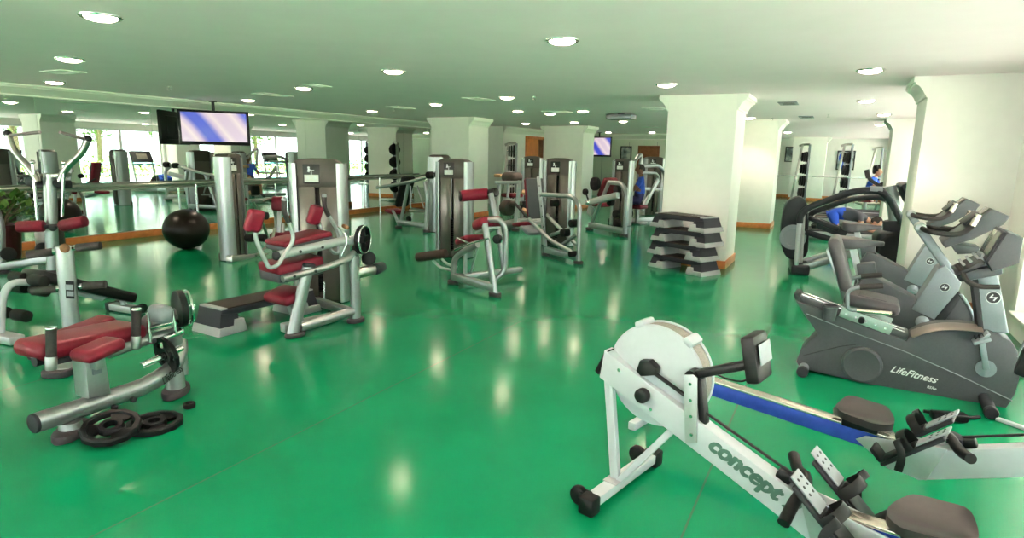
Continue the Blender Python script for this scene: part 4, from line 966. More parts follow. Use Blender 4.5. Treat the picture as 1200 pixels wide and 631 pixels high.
ub = t.p('lever_beam', MB().tube([t.at(325, 300, -.02), t.at(395, 284, -.02), t.at(424, 280, -.02)], .036, .05, 14, oval=(.03, .04)), 'silver_light')
t.p('beam_cap', MB().sphere(t.at(324, 300, -.02), .04, (.9, .9, 1)), 'dark_grey', ub)
for q in ((352, 295), (378, 290)): c = t.at(*q, -.055); t.p('bolt', MB().cyl(c, c+V((0, -.006, 0)), .013), 'dark_grey', ub)
def slab(a, b, y0, y1, th, parent, name='pad', sh=.0):
    d = b-a; s_ = math.atan2(d.z, d.x); c = (a+b)/2; c.y = (y0+y1)/2
    n = V((-math.sin(s_), 0, math.cos(s_)))
    o_ = t.p(name, MB().box(c+n*th*.30, (d.length, y1-y0, th*.5), (0, -s_, 0), .022, 3), 'red', parent)
    t.p('pad_shell', MB().box(c-n*th*.12, (d.length*.985, (y1-y0)*.98, th*.55), (0, -s_, 0), .02, 3), 'bike_grey', o_)
    return o_
a_, b_ = t.at(333, 292, .02), t.at(391, 278, .02); slab(a_, b_, .02, .34, .10, ub, 'upper_pad')
a_, b_ = t.at(327, 325, .0), t.at(381, 312, .0); slab(a_, b_, .0, .34, .17, lb, 'lower_pad')
sc = t.at(335, 346, .17)
se = t.p('seat', MB().box(sc, (.26, .34, .09), (0, -.25, .1), .042, 4), 'red'); t.p('seat_post', MB().beam(sc+V((.03, 0, -.03)), V((sc.x+.12, .17, .06)), .08, .08, .012), 'silver_light', se); t.p('seat_base', MB().beam(V((sc.x-.05, .17, .05)), V((.55, .17, .05)), .09, .08, .012), 'silver_light', se)
def arm(pts, gi, pad, yy, py, pad_rot):
    A = [t.at(*p, yy) for p in pts]
    ar = t.p('elbow_arm', MB().tube(A, .0175, .09, 12), 'silver_light')
    G = A[gi:]; t.p('grip', MB().tube([G[0].lerp(G[1], .25)]+G[1:], .022, .06, 12), 'grip', ar)
    t.p('grip_end', MB().sphere(A[-1], .0235), 'plate_grey', ar)
    t.p('elbow_pad', MB().box(t.at(*pad, py), (.145, .07, .185), pad_rot, .034, 4), 'red', ar)
arm([(298, 268), (300, 282), (315, 315), (325, 312), (345, 281), (340, 264), (333, 250), (333, 234)], 5, (298, 259), -.08, -.12, (.25, .22, .1))
arm([(374, 262), (381, 284), (391, 297), (397, 297), (397, 272), (387, 256), (380, 244), (380, 230)], 5, (369, 252), .30, .26, (.2, .28, .2))
wc = t.at(425, 281, -.04); wx = V((.45, -.89, 0)).normalized(); wy = V((-wx.y, wx.x, 0))
cw = t.p('cam_wheel', MB().tube([wc+wy*(.125*math.cos(2*PI*k/36))+V((0, 0, .125*math.sin(2*PI*k/36))) for k in range(36)], .02, closed=True, seg=10, oval=(.028, .014), side=wx), 'iron', ub)
t.p('wheel_rim', MB().tube([wc+wx*.022+wy*(.128*math.cos(2*PI*k/36))+V((0, 0, .128*math.sin(2*PI*k/36))) for k in range(36)], .008, closed=True, seg=8), 'chrome', cw)
t.p('wheel_spoke', MB().beam(wc+wy*.12, wc-wy*.12, .02, .06, .006).beam(wc+V((0, 0, .12)), wc-V((0, 0, .12)), .02, .05, .006, up=(1, 0, 0)), 'iron', cw)
t.p('release_lever', MB().box(t.at(405, 266, -.02), (.07, .045, .035), (0, .5, 0), .014), mat('tan_grip', (.25, .12, .06), .5), ub)
t.p('cable_guard', MB().tube([t.at(404, 273, -.04), t.at(407, 283, -.05), t.at(400, 300, -.04)], .006, .05, 8).tube([t.at(396, 266, -.03), t.at(412, 281, -.04)], .006, .05, 8), 'chrome', ub)
t.p('cam_block', MB().cyl(t.at(432, 303, .0), t.at(432, 303, .12), .07, bev=.012).box(t.at(420, 292, .03), (.10, .10, .08), bev=.02), 'iron', ub)
ck = t.at(437, 319, -.02)
cup = t.p('bottle_holder', MB().beam(t.at(417, 321, -.02), t.at(444, 315, -.02), .10, .10, .03).box(t.at(420, 320, -.075), (.012, .012, .12)), 'steel', rp)
t.p('holder_ring', MB().cyl(t.at(440, 316, -.06), t.at(447, 313, .04), .055, bev=.01), 'dark_grey', cup)
ch = MB()
for k in range(7): ch.tube([t.at(380, 332+3*k, .5)+V((.008*math.cos(a_), 0, .012*math.sin(a_))) for a_ in [2*PI*i/8 for i in range(8)]], .003, closed=True, seg=5)
t.p('chain', ch, 'chrome', tw)
abd = t
# ------- back extension machine, centre
t = T('back_extension_machine', 'back extension machine with burgundy top roller and brown foot roller, in mid floor', 'gym machine', F(530, 333), F(581, 348)-F(530, 333))
tower(t, t.fl(533, 301), .60, .34, 1.53, .63)
f0, f1 = t.at(531, 330, 0), t.at(580, 345, 0)
fr = t.p('frame', MB().beam(fixz(f0, .10), fixz(f1, .10), .08, .09, .012).tube([t.at(531, 328, 0), t.at(532, 304, 0), t.at(541, 296, .0), t.at(560, 287, 0)], .036, .10, 14).tube([t.at(580, 344, 0), t.at(568, 262, 0)], .042, 0, 14, oval=(.032, .045)).beam(fixz(f0, .10)+V((.1, 0, 0)), fixz(f0, .10)+V((.15, 1.0, 0)), .08, .08, .012).tube([t.at(579, 330, .05), t.at(592, 318, .15), t.at(593, 272, .15), t.at(588, 258, .1), t.at(570, 258, .05)], .032, .14, 12), 'silver')
t.p('strut', MB().tube([t.at(575, 227, .25), t.at(584, 268, .25), t.at(591, 318, .25)], .04, .1, 14, oval=(.03, .042)), 'silver', fr)
t.p('link_bar', MB().beam(t.at(545, 322, .1), t.at(545, 290, .1), .04, .045, .008).beam(t.at(551, 322, .2), t.at(560, 290, .2), .03, .02, .005), 'silver_light', fr)
for p in (f0, f1): foot(t, fr, (p.x, 0), .13, .17, .05)
rr = t.p('top_roller', MB().cyl(t.at(540, 230, .0), t.at(572, 227, .30), .068, bev=.018, seg=24), 'red'); u = (t.at(540, 230, 0)-t.at(572, 227, .30)).normalized()
t.p('roller_cap', MB().cyl(t.at(540, 230, 0), t.at(540, 230, 0)+u*.02, .066, bev=.01), 'black', rr); t.p('pivot_knob', MB().cyl(t.at(574, 227, .3), t.at(582, 225, .32), .055, bev=.012), 'black', rr)
c = t.at(571, 262, .12); lpad = t.p('lumbar_pad', MB().box(c, (.30, .30, .13), (0, -.30, -.2), .055, 4), 'red'); t.p('pad_plate', MB().box(c+V((-.0, 0, -.075)), (.29, .2, .03), (0, -.30, -.2), .01), 'silver_light', lpad)
c = t.at(552, 281, .18); t.p('seat', MB().box(c, (.32, .32, .09), (0, -.28, -.1), .042, 4), 'red')
t.p('seat_bar', MB().tube([t.at(533, 293, -.05), t.at(556, 284, -.05), t.at(572, 280, -.02)], .014, .05, 10).tube([t.at(536, 279, .0), t.at(549, 285, -.05)], .014, .05, 10), 'chrome')
kb = t.at(585, 280, .05); t.p('knob', MB().cyl(kb, kb+V((.03, -.07, 0)), .05, bev=.012), 'black', fr)
a_, b_ = t.at(489, 302, -.06), t.at(523, 297, .12)
fo = t.p('foot_roller', MB().cyl(a_, b_, .062, bev=.015, seg=22), mat('umber_foam', (.055, .035, .03), .6, 0, .1, 60, .3, 200)); t.p('roller_arm', MB().tube([t.at(508, 306, .05), t.at(516, 314, .05), t.at(532, 318, .05)], .02, .06, 10).tube([t.at(518, 304, .08), t.at(524, 310, .08), t.at(535, 313, .08)], .018, .06, 10), 'silver_light', fo)
# ------- chest press by the mirrors
t = T('chest_press_machine', 'chest press with black back pad and burgundy seat beside the first square pillar', 'gym machine', F(467, 268), F(500, 273)-F(467, 268))
f0, f1 = t.at(467, 267, 0), t.at(500, 272, 0)
fr = t.p('frame', MB().beam(fixz(f0, .14), fixz(f1, .14), .09, .10, .012).tube([t.at(469, 264, 0), t.at(479, 214, 0)], .04, 0, 12, oval=(.03, .045)).tube([t.at(499, 270, 0), t.at(501, 230, 0), t.at(498, 213, 0)], .045, .1, 12).tube([t.at(468, 266, .0), t.at(463, 252, 0), t.at(460, 247, 0)], .03, .1, 10).tube([t.at(481, 218, .2), t.at(481, 244, .2), t.at(500, 247, .2)], .018, .05, 8).tube([t.at(489, 218, .2), t.at(497, 244, .2)], .016, 0, 8), 'silver')
for p in (f0, f1): foot(t, fr, (p.x, 0), .14, .17, .06)
t.p('frame_brace', MB().beam(t.at(480, 247, .3), t.at(498, 248, .3), .05, .06, .01), 'steel', fr)
a_, b_ = t.at(470, 242, .25), t.at(479, 207, .25); d = b_-a_
t.p('back_pad', MB().box((a_+b_)/2, (.12, .34, d.length), (0, math.atan2(d.x, d.z), 0), .05, 4), 'vinyl'); c = t.at(463, 248, .22); t.p('seat', MB().box(c, (.34, .36, .09), (0, .1, 0), .04, 4), 'red')
lv = t.p('lever_arm', MB().tube([t.at(442, 220, -.05), t.at(478, 214, -.05), t.at(500, 208, -.05)], .036, .1, 12), 'silver')
for q in ((503.5, 205.5), (514, 205)): c = t.at(*q, -.1); t.p('counterweight', MB().cyl(c+V((0, -.06, 0)), c+V((0, .08, 0)), .072, bev=.012), 'rubber', lv)
t.p('counter_axle', MB().cyl(t.at(500, 207, -.05), t.at(514, 205, -.05), .03), 'silver', lv)
c = t.at(478, 257, .15); t.p('pulley', MB().cyl(c, c+V((0, .05, 0)), .07, bev=.01), 'black', fr)
tower(t, (.86, .42), .62, .34, 1.58, PI/2+.45, placard=False)
# ------- leg press with the hooped tube
t = T('seated_press_machine', 'seated press with hooped silver tube and burgundy seat, beside the first tower in the middle', 'gym machine', F(640, 300), F(678, 310)-F(640, 300))
tower(t, t.fl(653, 287), .60, .34, 1.56, .75)
f0, f1 = t.at(640, 299, 0), t.at(678, 308, 0)
fr = t.p('frame', MB().tube([t.at(632, 228, 0), t.at(670, 230, 0), t.at(679.5, 240, 0), t.at(678, 306, 0)], .036, .16, 14).beam(fixz(f0, .10), fixz(f1, .10), .09, .10, .012), 'silver')
for p in (f0, f1): foot(t, fr, (p.x, 0), .13, .17, .05)
po = t.p('flat_post', MB().beam(t.at(640, 298, -.02), t.at(631, 207, -.02), .03, .075, .006, up=(1, 0, 0)), 'silver_light', fr)
for k in range(7): c = t.at(639-1.15*k, 290-12*k, -.038); t.p('peg_hole', MB().cyl(c, c+V((0, -.003, 0)), .012), 'black', po) if k < 7 else None
a_, b_ = t.at(628, 256, .2), t.at(624, 209, .2); d = b_-a_; bp = t.p('back_pad', MB().box((a_+b_)/2, (.09, .34, d.length*1.0), (0, math.atan2(d.x, d.z), 0), .04, 4), 'red'); t.p('pad_shell', MB().box((a_+b_)/2+V((.05, 0, 0)), (.05, .34, d.length), (0, math.atan2(d.x, d.z), 0), .02, 3), 'bike_grey', bp)
c = t.at(613, 263, .1); se = t.p('seat', MB().box(c, (.26, .32, .08), (0, -.15, 0), .036, 4), 'red'); t.p('seat_shell', MB().box(t.at(622, 270, .1), (.30, .30, .07), (0, .35, 0), .03), 'bike_light', se)
lv = t.p('lever_arm', MB().tube([t.at(620, 257, -.08), t.at(645, 282, -.08), t.at(672, 297, -.06)], .034, .12, 12).tube([t.at(641, 252, .3), t.at(676, 288, .3)], .03, 0, 12), 'silver')
t.p('grip', MB().cyl(t.at(604, 239, -.08), t.at(618, 255, -.08), .022, bev=.005), 'grip', lv)
for q, yy in (((649.5, 238), .3), ((672, 262), .05), ((662, 273), -.02), ((671, 298), -.08)): c = t.at(*q, yy); t.p('roller', MB().cyl(c+V((0, -.06, 0)), c+V((0, .07, 0)), .062 if q[1] < 290 else .045, bev=.012), 'rubber', lv)
t.p('cross_link', MB().beam(t.at(645, 276, .1), t.at(668, 268, .1), .05, .05, .01).beam(t.at(655, 290, .2), t.at(676, 275, .2), .05, .05, .01), 'silver', lv)
# ------- dark-seated machine beyond it and its tower
t = T('leg_machine', 'machine with rounded dark brown pads and pale frame, in front of the timber doorway', 'gym machine', F(583, 268), F(608, 272)-F(583, 268))
fr = t.p('frame', MB().beam(t.at(581, 214, 0), t.at(610, 214, 0), .07, .07, .012).tube([t.at(609, 212, 0), t.at(604, 262, 0)], .045, 0, 12, oval=(.035, .05)).tube([t.at(596, 216, .1), t.at(595, 232, .1)], .03, 0, 10).tube([t.at(585, 216, .5), t.at(583, 266, .5)], .04, 0, 10).beam(t.at(585, 216, .5), t.at(584, 214, 0), .06, .06, .01).beam(t.at(584, 264, .5), t.at(606, 264, 0), .08, .08, .01).beam(t.at(606, 264, 0), t.at(606, 264, 0)+V((-.1, .9, 0)), .09, .09, .012), 'silver_light')
p = t.at(604, 264, 0); foot(t, fr, (p.x, 0), .16, .2, .06)
brown = mat('umber_vinyl', (.055, .042, .038), .38, 0, .1, 40, .2, 300)
c = t.at(600, 208, .25); t.p('back_pad', MB().box(c, (.42, .35, .22), (0, 0, .1), .10, 5), brown)
c = t.at(595, 244, -.05); sp = t.p('seat_pad', MB().cyl(c+V((-.12, 0, 0)), c+V((.10, .0, 0)), .17, bev=.05), brown); t.p('pad_ring', MB().box(c+V((.05, .1, .1)), (.4, .25, .10), bev=.045, seg=4), 'stack', sp)
t.p('lower_cylinder', MB().cyl(t.at(585, 266, .1), t.at(606, 262, .1), .11, bev=.03), 'silver', fr)
t.p('arm_rest', MB().box(t.at(586, 206, .5), (.25, .2, .08), bev=.03), mat('tan_pad', (.5, .30, .18), .5), fr)
t.p('seat', MB().box(t.at(600, 229, .4), (.4, .35, .09), bev=.04, seg=3), 'red')
t = T('weight_stack_machine', 'narrow brown weight tower with tan rollers directly in front of the timber doorway', 'gym machine', F(620, 262), (F(631, 263)-F(612, 262)))
tower(t, t.fl(622, 256), .58, .36, 1.58, .28, placard=True)
t.p('roller', MB().cyl(t.at(612, 225, -.2), t.at(622, 228, -.2), .06, bev=.01).cyl(t.at(612, 246, -.2), t.at(620, 249, -.2), .06, bev=.01), M['tan_pad'] if 'tan_pad' in M else bpy.data.materials['tan_pad'])
t.p('frame', MB().tube([t.at(611, 258, -.2), t.at(622, 258, -.2), t.at(624, 228, -.2)], .03, .05, 10).box((0, .1, .06), (.5, .5, .1), bev=.02), 'silver_light'); t.p('seat', MB().box(t.at(619, 243, -.05), (.3, .3, .3), bev=.06, seg=3), 'vinyl')
# ------- arm curl machine and the far hooped press
t = T('arm_extension_machine', 'machine with black round plate and sloping silver beam, in front of the cream pillar', 'gym machine', F(691, 270), F(731, 278)-F(691, 270))
tower(t, t.fl(727, 264), .52, .34, 1.56, .70)
f0, f1 = t.at(691, 269, 0), t.at(731, 277, 0)
fr = t.p('frame', MB().tube([t.at(714, 214, 0), t.at(728, 215, 0), t.at(734.5, 224, 0), t.at(732, 275, 0)], .045, .2, 12).tube([t.at(714, 213, 0), t.at(691, 268, 0)], .042, 0, 12, oval=(.032, .045)).beam(fixz(f0, .12), fixz(f1, .12), .1, .12, .012), 'silver')
for p in (f0, f1): foot(t, fr, (p.x, 0), .16, .2, .06)
lv = t.p('lever_beam', MB().beam(t.at(688, 238, -.1), t.at(724, 229, -.1), .10, .13, .02), 'silver_light'); t.p('beam_end', MB().cyl(t.at(689, 237, -.17), t.at(689, 237, -.03), .05, bev=.01), 'chrome', lv)
t.p('shield', MB().box(t.at(692, 247, -.02), (.2, .05, .22), (0, .4, 0), .02), 'silver_light', lv)
c = t.at(697.5, 215.6, -.05); t.p('round_plate', MB().cyl(c+V((0, -.05, 0)), c+V((0, .05, 0)), .145, bev=.02, seg=28).cyl(c+V((0, -.06, 0)), c+V((0, -.05, 0)), .05), 'iron', lv)
c = t.at(686, 225, -.05); t.p('knob', MB().cyl(c+V((0, -.04, 0)), c+V((0, .04, 0)), .07, bev=.015).beam(c, t.at(690, 236, -.05), .03, .03), 'rubber', lv)
a_, b_ = t.at(708, 230, .2), t.at(716, 210, .2); d = b_-a_; t.p('arm_pad', MB().box((a_+b_)/2, (.12, .36, d.length*1.1), (0, math.atan2(d.x, d.z), 0), .05, 4), mat('dark_red_vinyl', (.12, .012, .02), .38, 0, .1, 40))
for q, yy in (((723, 222), .2), ((715.5, 237), .15), ((722, 251), .2), ((723, 262), .2)): c = t.at(*q, yy); t.p('roller', MB().cyl(c+V((0, -.05, 0)), c+V((0, .06, 0)), .085, bev=.02), 'rubber', fr)
t.p('seat', MB().box(t.at(704, 240, .4), (.34, .34, .09), bev=.04, seg=3), 'red', None)
t = T('shoulder_press_machine', 'far press machine with tall silver hoop and raised lever, left of the tall white pillar', 'gym machine', F(738, 262), F(778, 256)-F(738, 262))
tower(t, t.fl(762, 252), .62, .36, 1.62, -.79)
fr = t.p('frame', MB().tube([t.at(751, 195, .1), t.at(772, 194, .1), t.at(779.5, 203, .1), t.at(777, 252, .1)], .05, .2, 12).tube([t.at(750, 202, .2), t.at(769, 203, .2), t.at(773, 211, .2), t.at(772, 250, .2)], .04, .15, 12).beam(t.at(736, 259, 0), t.at(777, 256, 0), .1, .12, .012), 'silver')
t.p('cross_bar', MB().beam(t.at(744, 221, .05), t.at(775, 222, .05), .07, .07, .012), 'silver_light', fr)
t.p('lever', MB().beam(t.at(752, 247, 0), t.at(771, 211, 0), .06, .12, .015, up=(1, 0, 0)), 'silver_light', fr)
t.p('raised_arm', MB().tube([t.at(738, 198, 0), t.at(749, 182, 0), t.at(752, 182, 0), t.at(748, 210, 0)], .045, .08, 12), 'silver', fr)
for q in ((740, 239), (749, 239), (738, 251)): c = t.at(*q, .0); t.p('roller', MB().cyl(c+V((0, -.06, 0)), c+V((0, .06, 0)), .085, bev=.02), 'rubber', fr)
p = t.at(777, 255, .1); foot(t, fr, (p.x, .1), .16, .2, .05); p = t.at(738, 260, 0); foot(t, fr, (p.x, 0), .16, .2, .05)
sl_ = t.w2l(V((14.55, 4.26, 0))); se = t.p('seat', MB().box((sl_.x, sl_.y, .41), (.38, .38, .09), bev=.04, seg=3), 'red'); t.p('seat_post', MB().cyl((sl_.x, sl_.y, .02), (sl_.x, sl_.y, .38), .05).box((sl_.x, sl_.y, .02), (.4, .4, .035), bev=.012), 'silver', se)
shp = t
# ------- seated row behind the abdominal machine, its tower seen edge-on
t = T('seated_row_machine', 'machine with edge-on silver tower, burgundy seat and tan bars, beside the black ball', 'gym machine', F(276, 309), V((.95, .30, 0)))
tower(t, t.fl(275, 304), .44, .27, 1.55, -.02)
t.p('frame', MB().tube([t.at(296, 300, .1), t.at(330, 297, .1), t.at(332, 262, .1)], .03, .06, 10).tube([t.at(296, 236, .0), t.at(303, 250, 0), t.at(321, 296, 0)], .022, .06, 10).tube([t.at(306, 236, .3), t.at(316, 232, .3), t.at(323, 250, .3), t.at(325, 292, .3)], .03, .1, 10).tube([t.at(300, 300, -.05), t.at(318, 284, -.05), t.at(322, 268, -.05)], .022, .06, 10).beam(V((0, .1, .06)), t.at(332, 299, .1), .1, .1, .012), 'steel')
t.p('seat', MB().box(t.at(332, 275, .1), (.32, .34, .085), (0, -.05, 0), .04, 4), 'red')
a_ = t.at(327, 239, .15); bp = t.p('chest_pad', MB().box(a_, (.10, .26, .24), (0, .1, 0), .045, 4), 'red'); t.p('pad_post', MB().beam(a_+V((.02, 0, -.1)), t.at(327, 276, .15), .07, .05, .01), 'silver_light', bp)
for q in ((310, 253), (293, 279), (308, 279)): c = t.at(*q, .0); t.p('roller', MB().cyl(c+V((0, -.05, 0)), c+V((0, .06, 0)), .06, bev=.012), 'rubber')
# ------- step on the floor and the pile of steps
def make_step(label, o, d, L=1.0, Wd=.40, H=.20, group='aerobic steps'):
    t = T('aerobic_step', label, 'step', o, d, group)
    hd = H*.42; z1 = H; z0 = H-hd
    dk = t.p('deck', MB().prism([(-L*.5+.05, z1-.012), (L*.5-.05, z1-.012), (L*.5-.04, z1-.045), (L*.5-.20, z1-.07), (-L*.5+.20, z1-.07), (-L*.5+.04, z1-.045)], -Wd/2+.02, Wd/2-.02, .006), 'step_grey')
    t.p('tread', MB().box((0, 0, z1-.007), (L-.20, Wd-.05, .014), bev=.005), 'step_top', dk)
    for sg in (-1, 1): t.p('end_band', MB().box((sg*(L/2-.075), 0, z1-.008), (.055, Wd-.05, .017), bev=.004), 'step_light', dk)
    for sg in (-1, 1):
        q = MB(); r = V
        xo, xi = sg*(L/2-.045), sg*(L/2-.21); xo2, xi2 = sg*(L/2-.005), sg*(L/2-.19)
        for y in (-1, 1): pass
        top = [(xo, -Wd/2+.035), (xo, Wd/2-.035), (xi, Wd/2-.035), (xi, -Wd/2+.035)]; bot = [(xo2, -Wd/2+.01), (xo2, Wd/2-.01), (xi2, Wd/2-.01), (xi2, -Wd/2+.01)]
        A = [q.bm.verts.new((x, y, z1-.02)) for x, y in top]; B = [q.bm.verts.new((x, y, H*.28)) for x, y in bot]
        q.bm.faces.new(A); q.bm.faces.new(B)
        for k in range(4): q.bm.faces.new((A[k], A[(k+1) % 4], B[(k+1) % 4], B[k]))
        lg = t.p('leg', q, 'step_grey', dk)
        fb = MB().prism([(sg*(L/2+.02), 0), (sg*(L/2-.0), H*.30), (sg*(L/2-.14), H*.30), (sg*(L/2-.155), H*.52), (sg*(L/2-.235), H*.52), (sg*(L/2-.265), 0)], -Wd/2-.012, Wd/2+.012, .006)
        t.p('riser_block', fb, 'step_light', lg)
    lettering('lettering', 'STEP', t, dk, 'step_light', (.08, -.02, z1), V((1, 0, 0)), V((0, 1, 0)), .045, .22, 0, .01, .0012)
    return t
a_, b_ = F(270, 395), F(258, 392); 
s0 = V((3.30, 4.60, 0)); sd_ = V((.985, -.05, 0)).normalized(); sn_ = V((-sd_.y, sd_.x, 0))
fs = make_step('long single aerobic step lying on the floor in front of the abdominal machine', s0+sd_*.56+sn_*.19, sd_, 1.10, .38, .235)
n0, n1 = F(760, 312), F(822, 325); sdir = (n1-n0).normalized(); sno = V((-sdir.y, sdir.x, 0))
ctr = (n0+n1)/2+sno*.20
# the four steps of the pile are copies of one, each standing on the one below
st = make_step('lowest aerobic step of the pile against the tall white pillar, on the floor', ctr, sdir, .95, .40, .2)
jit = [(.0, 0), (-.035, .01), (.02, .0), (-.01, .0)]
for k, lab in ((1, 'second aerobic step from the floor in the pile against the tall white pillar'), (2, 'third aerobic step from the floor in the pile against the tall white pillar'), (3, 'topmost aerobic step of the pile against the tall white pillar')):
    c = ctr+sdir*jit[k][0]; st.copy(lab, (c.x, c.y,   .2018*k), sdir)
# ------- black ball, plant, barre
p = F(222, 292); R = .335
t = T('exercise_ball', 'large black exercise ball on the floor in front of the mirrors', 'exercise ball', (p.x, p.y+.04), 0)
t.p('ball', MB().sphere((0, 0, R-.012), R, (1.03, 1.03, .975), 48), 'ball'); t.p('valve', MB().cyl((-R*.72, -R*.6, R*1.25), (-R*.735, -R*.612, R*1.27), .012), 'rubber')
p = FY(8, 295, 10.45)
t = T('potted_plant', 'leafy green plant in an oxblood pot in front of the mirrors', 'potted plant', (p.x, p.y, 0), 0)
pot = t.p('pot', MB().lathe((0, 0, 0), (0, 0, 1), [(.15, 0), (.165, .05), (.20, .42), (.215, .47), (.215, .50), (.19, .50), (.18, .44), (0, .43)], 28), 'red_iron')
t.p('soil', MB().cyl((0, 0, .40), (0, 0, .445), .18), 'step_top', pot)
gm = mat('plant_leaf', (.05, .11, .02), .4, 0, .45, 8)
q = MB()
for k in range(150):
    a_ = random.uniform(0, 2*PI); el = random.uniform(.15, 1.3); r = random.uniform(.15, .42); b0 = V((math.cos(a_)*.05, math.sin(a_)*.05, .5))
    tip = b0+V((math.cos(a_)*math.cos(el), math.sin(a_)*math.cos(el), math.sin(el)))*r*1.15; d = (tip-b0).normalized()
    l = random.uniform(.10, .17); d2 = (d+V((random.gauss(0, .5), random.gauss(0, .5), random.gauss(-.2, .4)))).normalized(); s_ = d2.cross(V((0, 0, 1))).normalized()*l*.32; n_ = s_.cross(d2).normalized()*l*.1
    vs = [tip, tip+d2*l*.35+s_+n_, tip+d2*l*.75+s_*.6, tip+d2*l, tip+d2*l*.75-s_*.6, tip+d2*l*.35-s_+n_, tip+d2*l*.5-n_*.3]
    v = [q.bm.verts.new(x) for x in vs]
    for tri in ((0, 1, 6), (1, 2, 6), (2, 3, 6), (3, 4, 6), (4, 5, 6), (5, 0, 6)): q.bm.faces.new([v[i] for i in tri])
t.p('foliage', q, gm)
q = MB()
for k in range(9): a_ = k*.7; q.tube([(0, 0, .44), (math.cos(a_)*.10, math.sin(a_)*.10, .62), (math.cos(a_)*.26, math.sin(a_)*.26, .80)], .008, .1, 6)
t.p('stem', q, 'bark_' if 'bark_' in M else barkm)
t = T('ballet_barre', 'long steel barre on slim posts running in front of the mirrors', 'barre', (2.0, YM-.28, 0), 0)
br = t.p('rail', MB().cyl((0, 0, .97), (13.4, 0, .97), .026), 'steel')
t.p('lower_rail', MB().cyl((0, .05, .905), (13.4, .05, .905), .018), 'steel', br)
for x in (.4, 3.1, 5.55, 7.9, 10.9, 13.0): 
    ps_ = t.p('post', MB().cyl((x, .02, 0), (x, .02, .96), .02), 'chrome', br); t.p('floor_flange', MB().cyl((x, .02, 0), (x, .02, .012), .05), 'chrome', ps_)
# ---------------------------------------------------------------- elliptical trainer
o = F(930, 322)
t = T('elliptical_trainer', 'dark grey elliptical trainer with hooped rail and round rear housing, partly hidden by the pier', 'elliptical trainer', o, F(1056, 332)-o)
ho = t.p('rear_housing', MB().prism([tuple(t.at(*p, .32)) for p in ((925, 235), (938, 231), (946, 240), (948, 270), (945, 300), (925, 304), (916, 290), (915, 268), (919, 245))], .30, .62, .04, None, 3, 4), 'dark_grey')
rc = t.at(929, 278, .29); t.p('wheel_ring', MB().lathe(rc, (0, -1, 0), [(.15, -.02), (.18, .0), (.18, .02), (.13, .025), (.125, .0)], 36), 'plate_grey', ho)
fr = t.p('rail', MB().tube([t.at(937, 262, .02), t.at(938, 252, .02), t.at(948, 243, .02), t.at(1000, 224, .02), t.at(1030, 222, .02), t.at(1043, 234, .02), t.at(1058, 262, .05)], .045, .22, 14), 'dark_grey')
t.p('rail_sleeve', MB().tube([t.at(1019, 222, .02), t.at(1034, 223, .02)], .047, 0, 14), 'plate_grey', fr)
t.p('rail_post', MB().cyl(t.at(933, 312, .02), t.at(937, 256, .02), .03), 'silver_light', fr); t.p('rail_post', MB().cyl(t.at(938, 308, .2), t.at(941, 252, .2), .03), 'silver_light', fr)
t.p('far_rail', MB().tube([t.at(944, 262, .75), t.at(950, 250, .75), t.at(1000, 232, .75), t.at(1040, 231, .75), t.at(1052, 255, .75)], .04, .2, 12), 'dark_grey', fr)
t.p('rear_base', MB().box((.08, .35, .07), (.24, .75, .14), bev=.03, seg=3), 'dark_grey')
t.p('ramp_rail', MB().beam(t.at(938, 315, .12), t.at(1002, 296, .12), .12, .10, .015).beam(t.at(938, 315, .12)+V((0, .42, 0)), t.at(1002, 296, .12)+V((0, .42, 0)), .12, .10, .015), 'silver')
for yy, dz in ((.18, 0), (.52, 0)):
    a_ = t.p('pedal_arm', MB().tube([t.at(944, 272, yy), t.at(985, 284, yy), t.at(1060, 299, yy)], .035, .1, 10, oval=(.03, .042)), 'dark_grey')
    t.p('foot_pedal', MB().box(t.at(965, 262, yy), (.42, .16, .07), (0, .35, 0), .025, 3).box(t.at(975, 268, yy)+V((0, 0, .0)), (.40, .03, .14), (0, .35, 0), .012), 'dark_grey', a_)
    h = [t.at(1062, 262, yy-.1), t.at(1046, 236, yy-.1), t.at(1032, 219, yy-.1), t.at(1018, 210, yy-.1), t.at(1015.5, 199, yy-.1)]
    hb = t.p('arm_handle', MB().tube(h, .024, .12, 12), 'dark_grey'); t.p('grip', MB().cyl(h[-1], h[-1].lerp(h[-2], .9), .032, bev=.008), 'grip', hb)
co = t.p('front_column', MB().tube([t.at(1051, 268, .35), t.at(1046, 236, .35), t.at(1042, 218, .35)], .10, .1, 18, oval=(.10, .08)), 'silver_light')
t.p('collar', MB().cyl(t.at(1051, 270, .35), t.at(1051, 258, .35), .17, bev=.02), 'dark_grey', co)
fh = t.p('front_housing', MB().prism([tuple(t.at(*p, .12)) for p in ((1030, 282), (1040, 274), (1062, 270), (1078, 275), (1082, 330), (1026, 328), (1024, 300))], .10, .62, .05, None, 3), 'black')
t.p('housing_dome', MB().box(t.at(1054, 280, .36), (.62, .5, .22), bev=.10, seg=4), 'dark_grey', fh)
a_ = t.at(1037, 325, .098); lettering('lettering', 'LifeFitness', t, fh, 'red_text', a_+V((0, -.002, .0)), V((1, 0, .18)), V((-.18, 0, 1)), .085, .55, .4, .01)
t.p('console', MB().box(t.at(1062, 226, .35), (.10, .42, .30), (0, -.5, 0), .03), 'dark_grey', co)
